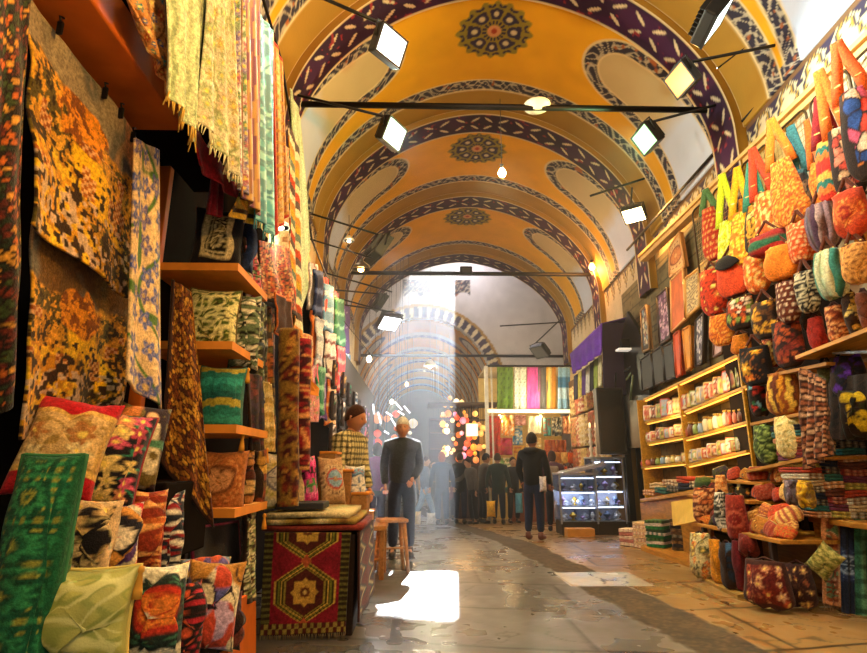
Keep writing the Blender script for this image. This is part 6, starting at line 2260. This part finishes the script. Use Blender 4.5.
def person(label, px, Y, H, yaw, top, legs, shoes='#1a1512', hair='#2a1c14', skin='#b07a58', pose=None, X=None, z=None, sleeve=1.0, tpat=None, long_=0.0, cap=None, lean=0.0, hd=(0, 0), beard=0, hands=True, hem=.0, group=None, stride=.0, collar=None, extra=None, hairlen=0):
    p = AY(px, 480, Y)
    zz = float(ZF(Y)) if z is None else z
    r = thing('person', label, 'person', (X if X is not None else float(p[0]), Y, zz), yaw, group)
    s = H / 1.75
    pose = pose or {}
    L = lean

    def B(x, y, z_):  # bend of the trunk forward about the hips
        dz = z_ - .95
        return np.array([x, y - math.sin(L) * dz if dz > 0 else y, .95 + math.cos(L) * dz if dz > 0 else z_])
    pel, spn, chs, upc, nck = B(0, 0, .96), B(0, .0, 1.12), B(0, -.005, 1.28), B(0, .005, 1.40), B(0, .0, 1.50)
    hdc = B(0, -.025, 1.635)
    sh = {1: B(.195, 0, 1.405), -1: B(-.195, 0, 1.405)}
    el, wr = {}, {}
    for q, nm in ((1, 'l'), (-1, 'r')):
        a = pose.get(nm, ((.07, .02, -.27), (.04, -.06, -.25)))
        el[q] = sh[q] + np.array([q * a[0][0], a[0][1], a[0][2]])
        wr[q] = el[q] + np.array([q * a[1][0], a[1][1], a[1][2]])
    hip = {q: np.array([q * .09, 0, .90]) for q in (1, -1)}
    kn = {q: np.array([q * .10, -.02 - q * stride * .12, .50]) for q in (1, -1)}
    an = {q: np.array([q * .11, .03 - q * stride * .30, .09]) for q in (1, -1)}
    toe = {q: an[q] + [q * .02, -.15, -.045] for q in (1, -1)}
    # naked-body chain: one surface
    V = [pel, spn, chs, upc, nck, hdc - [0, 0, .05]]
    E = [(0, 1), (1, 2), (2, 3), (3, 4), (4, 5)]
    R = [(.10, .08), (.10, .08), (.12, .09), (.09, .07), .052, .05]
    for q in (1, -1):
        i = len(V)
        V += [sh[q], el[q], wr[q]]
        E += [(3, i), (i, i + 1), (i + 1, i + 2)]
        R += [.05, .038, .026]
    for q in (1, -1):
        i = len(V)
        V += [hip[q], kn[q], an[q], toe[q]]
        E += [(0, i), (i, i + 1), (i + 1, i + 2), (i + 2, i + 3)]
        R += [.07, .05, .030, .018]
    v, f = skin_mesh(V, E, R, 0, 1)
    parts = [(v, f, lin(skin))]
    hp_, M = head_mesh(hdc, skin, hd[0] + L * .5, hd[1], beard)
    parts += hp_
    if hands:
        for q in (1, -1):
            parts += hand_parts(wr[q], el[q], skin, .55, q)
    body = join_parts('body', parts, paint_mat('skin', .5, 90, .05, .1, .05, .4), r)
    # trousers
    V = [np.array([0, 0, 1.06]), np.array([0, 0, .93])]
    E = [(0, 1)]
    R = [(.145, .11), (.16, .125)]
    for q in (1, -1):
        i = len(V)
        V += [hip[q] + [0, 0, -.04], kn[q], an[q] + [0, 0, .02]]
        E += [(1, i), (i, i + 1), (i + 1, i + 2)]
        R += [.115, .085, .068]
    v, f = skin_mesh(V, E, R, 0, 1)
    cl_ = lin(legs) * (.85 + .3 * vn(v[:, 0] * 3, v[:, 2] * 2, 6, 3))[:, None]
    join_parts('trousers', [(v, f, cl_)], CLOTH(), r)
    # top
    V = [B(0, 0, .84 - hem), B(0, 0, 1.08), B(0, -.005, 1.27), B(0, .005, 1.40), B(0, .0, 1.525)]
    E = [(0, 1), (1, 2), (2, 3), (3, 4)]
    R = [(.20, .16), (.185, .145), (.20, .145), (.14, .11), .058]
    for q in (1, -1):
        i = len(V)
        V += [sh[q], el[q], el[q] * (1 - sleeve) + wr[q] * sleeve]
        E += [(3, i), (i, i + 1), (i + 1, i + 2)]
        R += [.085, .068, .052]
    v, f = skin_mesh(V, E, R, 0, 4 if tpat else 1)
    if tpat:
        C = tpat(v)
    else:
        C = lin(top) * (.8 + .4 * vn(v[:, 0] * 2 + 5, v[:, 2] * 2, 7, 3))[:, None]
    join_parts('coat' if hem > .1 else 'jumper', [(v, f, C)], CLOTH(), r)
    for q in (1, -1):
        a = an[q]
        mb = MB()
        mb.lathe([(.03, -.045), (.048, -.04), (.05, 0), (.045, .05)], (a[0], a[1] + .01, a[2] - .02), 12)
        mb.build('shoe', mat(shoes, .4), r)
        v, f = skin_mesh([a + [0, .05, -.05], a + [0, -.05, -.045], a + [q * .015, -.16, -.055]], [(0, 1), (1, 2)], [(.052, .046), (.056, .05), (.048, .036)], 0, 1)
        join_parts('shoe_upper', [(v, f, lin(shoes))], paint_mat('leather', .4, 60, .05, 0, .05, .5), r)
    # hair or cap
    nu, nv = 26, 14
    u, v = np.meshgrid(np.linspace(0, 2 * PI, nu, endpoint=False), np.linspace(0.02, 1, nv))
    back = np.clip(np.cos(u) * -1 * -1, -1, 1)
    # u=0 is the face side (-y)
    reach = 1.0 + (.95 + hairlen * .9) * (1 - np.clip(np.cos(u) * .5 + .5, 0, 1) ** 1.7)
    if cap:
        reach = 1.25 + .45 * (1 - np.clip(np.cos(u) * .5 + .5, 0, 1))
    th = v * reach
    rr = 1.10 + .02 * np.sin(u * 11) + (.03 if cap else 0)
    P = np.stack([np.sin(th) * np.sin(u) * .077 * rr, -np.sin(th) * np.cos(u) * .095 * rr + .004, np.cos(th) * .118 * rr + .002], -1)
    inner = P * .93
    A_ = np.concatenate([P.reshape(-1, 3), inner.reshape(-1, 3)]) * 1.13 @ M.T + hdc
    Fs = []
    o_ = nu * nv
    for j in range(nv - 1):
        for i in range(nu):
            a, b = j * nu + i, j * nu + (i + 1) % nu
            Fs.append((a, a + nu, b + nu, b))
            Fs.append((a + o_, b + o_, b + nu + o_, a + nu + o_))
    for i in range(nu):
        a, b = (nv - 1) * nu + i, (nv - 1) * nu + (i + 1) % nu
        Fs.append((a, a + o_, b + o_, b))
    Fs.append(tuple(range(nu)))
    hc = lin(cap or hair) * (.8 + .4 * np.random.RandomState(3).rand(len(A_)))[:, None]
    join_parts('cap' if cap else 'hair', [(A_, Fs, hc)], CLOTH(), r)
    if extra:
        extra(r, B)
    r.scale = (s, s, s)
    return r


def plaid(v):
    C = np.ones((len(v), 3)) * lin('#c9b87c')
    k = (np.abs((v[:, 2] * 17) % 1 - .5) < .2)
    l_ = (np.abs((np.arctan2(v[:, 0], v[:, 1] + .02) * 4.2) % 1 - .5) < .2)
    C[k] *= .3
    C[l_] *= .3
    return C


D = math.radians
person('man facing the camera in a dark grey pullover and light cap, hands before him', 402, 7.8, 1.80, D(3), '#2c3238', '#1c2436', cap='#c9c4b8', skin='#b8805e', hd=(.0, -.05),
       pose={'l': ((.045, .03, -.27), (-.10, -.17, -.15)), 'r': ((.045, .04, -.27), (-.02, -.10, -.24))}, beard=.25)
person('man in a green and brown plaid shirt leaning right behind the timber steps', 343, 6.15, 1.80, D(62), '#8a8258', '#2a2a34', hair='#3a2014', skin='#b8784c', tpat=plaid, lean=.16, hd=(.12, .1), beard=.2,
       pose={'l': ((.04, -.02, -.27), (-.03, -.10, -.22)), 'r': ((.04, -.02, -.27), (-.03, -.10, -.22))})


def hood(r, B):
    MB().lathe([(.05, .0), (.12, .02), (.13, .07), (.09, .10), (.07, .07)], B(0, .05, 1.42), 16).build('hood', mat('#0e0e10', .85), r)


def backpack(r, B):
    MB().box(B(0, .17, 1.24), (.26, .14, .38), .05).build('backpack', mat('#8a7660', .8), r)
    for q in (1, -1):
        MB().tube([B(q * .1, .12, 1.40), B(q * .11, 0, 1.50), B(q * .11, -.13, 1.36), B(q * .12, -.10, 1.12)], .016, 6).build('backpack_strap', mat('#4a3c30', .8), r)


person('man in a black hooded jacket and dark jeans by the showcases, seen from behind', 533, 9.9, 1.76, D(150), '#0c0c0e', '#18203a', '#5a2c18', '#1a1410', '#a06a48', hem=.06, extra=hood,
       pose={'l': ((.07, -.02, -.27), (-.03, -.14, -.2)), 'r': ((.07, .02, -.27), (.0, -.10, -.24))})
person('woman in a dark patterned top with a beige backpack beside the showcases', 553, 12.2, 1.62, D(170), '#5a3a44', '#15131a', '#141214', '#3a2418', '#b08068', hem=.1, extra=backpack, hairlen=.5,
       pose={'l': ((.10, -.08, -.22), (.05, -.22, .0)), 'r': ((.08, .0, -.26), (.0, -.10, -.2))})
person('man in a dark green padded coat by the white post', 498, 15.2, 1.78, D(165), '#12241f', '#18202c', '#141010', '#3a2c1c', '#a87050', hem=.14)
person('man in a brown jacket bending towards the lamps', 483, 15.5, 1.8, D(110), '#2c221e', '#12121c', '#0c0c0c', '#141010', '#a06c4c', lean=.12, hem=.08)
person('shorter person in grey reaching a hand forward in the crowd', 473, 15.1, 1.66, D(-60), '#4a443e', '#101018', '#0c0c0c', '#1c1410', '#b07c5c', lean=.2, pose={'r': ((.06, -.14, -.2), (.0, -.24, -.06))})
person('man in a black coat and jeans in the middle of the crowd', 460, 15.3, 1.80, D(160), '#0f0f12', '#182036', '#0c0c0c', '#2c2018', '#a87454', hem=.12)
person('person in a navy jacket with a rust headscarf, seen from behind', 442, 15.0, 1.80, D(185), '#1c2c4a', '#20304c', '#10131c', '#8a4a34', '#a87454', hem=.1, hairlen=1.0)
person('striding person in pale blue jeans behind the man in the pullover', 425, 16.0, 1.74, D(75), '#4a5a70', '#7a94b0', '#b0a898', '#3a2c24', '#b08868', stride=1.0)
person('woman in a purple jacket left of the man in the pullover', 377, 10.3, 1.62, D(200), '#5a2060', '#1c1c2c', '#141414', '#2c1c14', '#b08060', hem=.08, hairlen=.7)
person('man in a dark coat left of the crowd in the haze', 433, 18.0, 1.76, D(20), '#2c3444', '#1c2434', '#14141c', '#241a14', '#b08060', hem=.2)
person('woman in a wine coat deep in the far vault', 449, 17.6, 1.70, D(0), '#5a2430', '#1c1c28', '#141414', '#2c1c14', '#b08868', hem=.3, hairlen=.6)
person('man in grey deep in the far vault left of the wine coat', 417, 20.5, 1.74, D(10), '#5a5c60', '#2c3038', '#141414', '#241a14', '#b08868')
person('person in tan walking far behind the crowd', 411, 17.0, 1.70, D(-20), '#8a6a48', '#2c2c38', '#141414', '#241a14', '#b08868', stride=.8)
person('person in black between the green coat and the scarf stall', 513, 15.5, 1.7, D(10), '#141418', '#1a1a22', '#141414', '#241a14', '#b08868', hem=.1)

# small cream dog-shaped bundle, bags at the crowd's feet
cushion('yellow plastic bag standing by the man in the green coat', 491, 509, 9, 17, 0, p_plain('#d8a028', 2, .3), Y=15.0, t=.16, lean=0, kind='carrier_bag')
cushion('pale blue box bag on the stall floor behind the black jacket', 519, 503, 7, 20, 0, p_plain('#5a9ab0', 2, .2), Y=15.4, t=.2, lean=0, kind='carrier_bag', pinch=.02)
cushion('cream carrier bag on the floor left of the navy jacket', 417, 518, 8, 14, 0, p_plain('#c9b890', 2, .3), Y=15.0, t=.18, lean=0, kind='carrier_bag')
cushion('white carrier bag on the floor between striding legs and navy jacket', 431, 519, 9, 13, 0, p_plain('#d0d0d0', 2, .3), Y=15.2, t=.18, lean=0, kind='carrier_bag')
cushion('clear white bag in the hand of the man in the black jacket', 543, 484, 7, 16, 0, p_plain('#c9c0c8', 2, .3), Y=9.75, t=.1, lean=0, kind='carrier_bag')
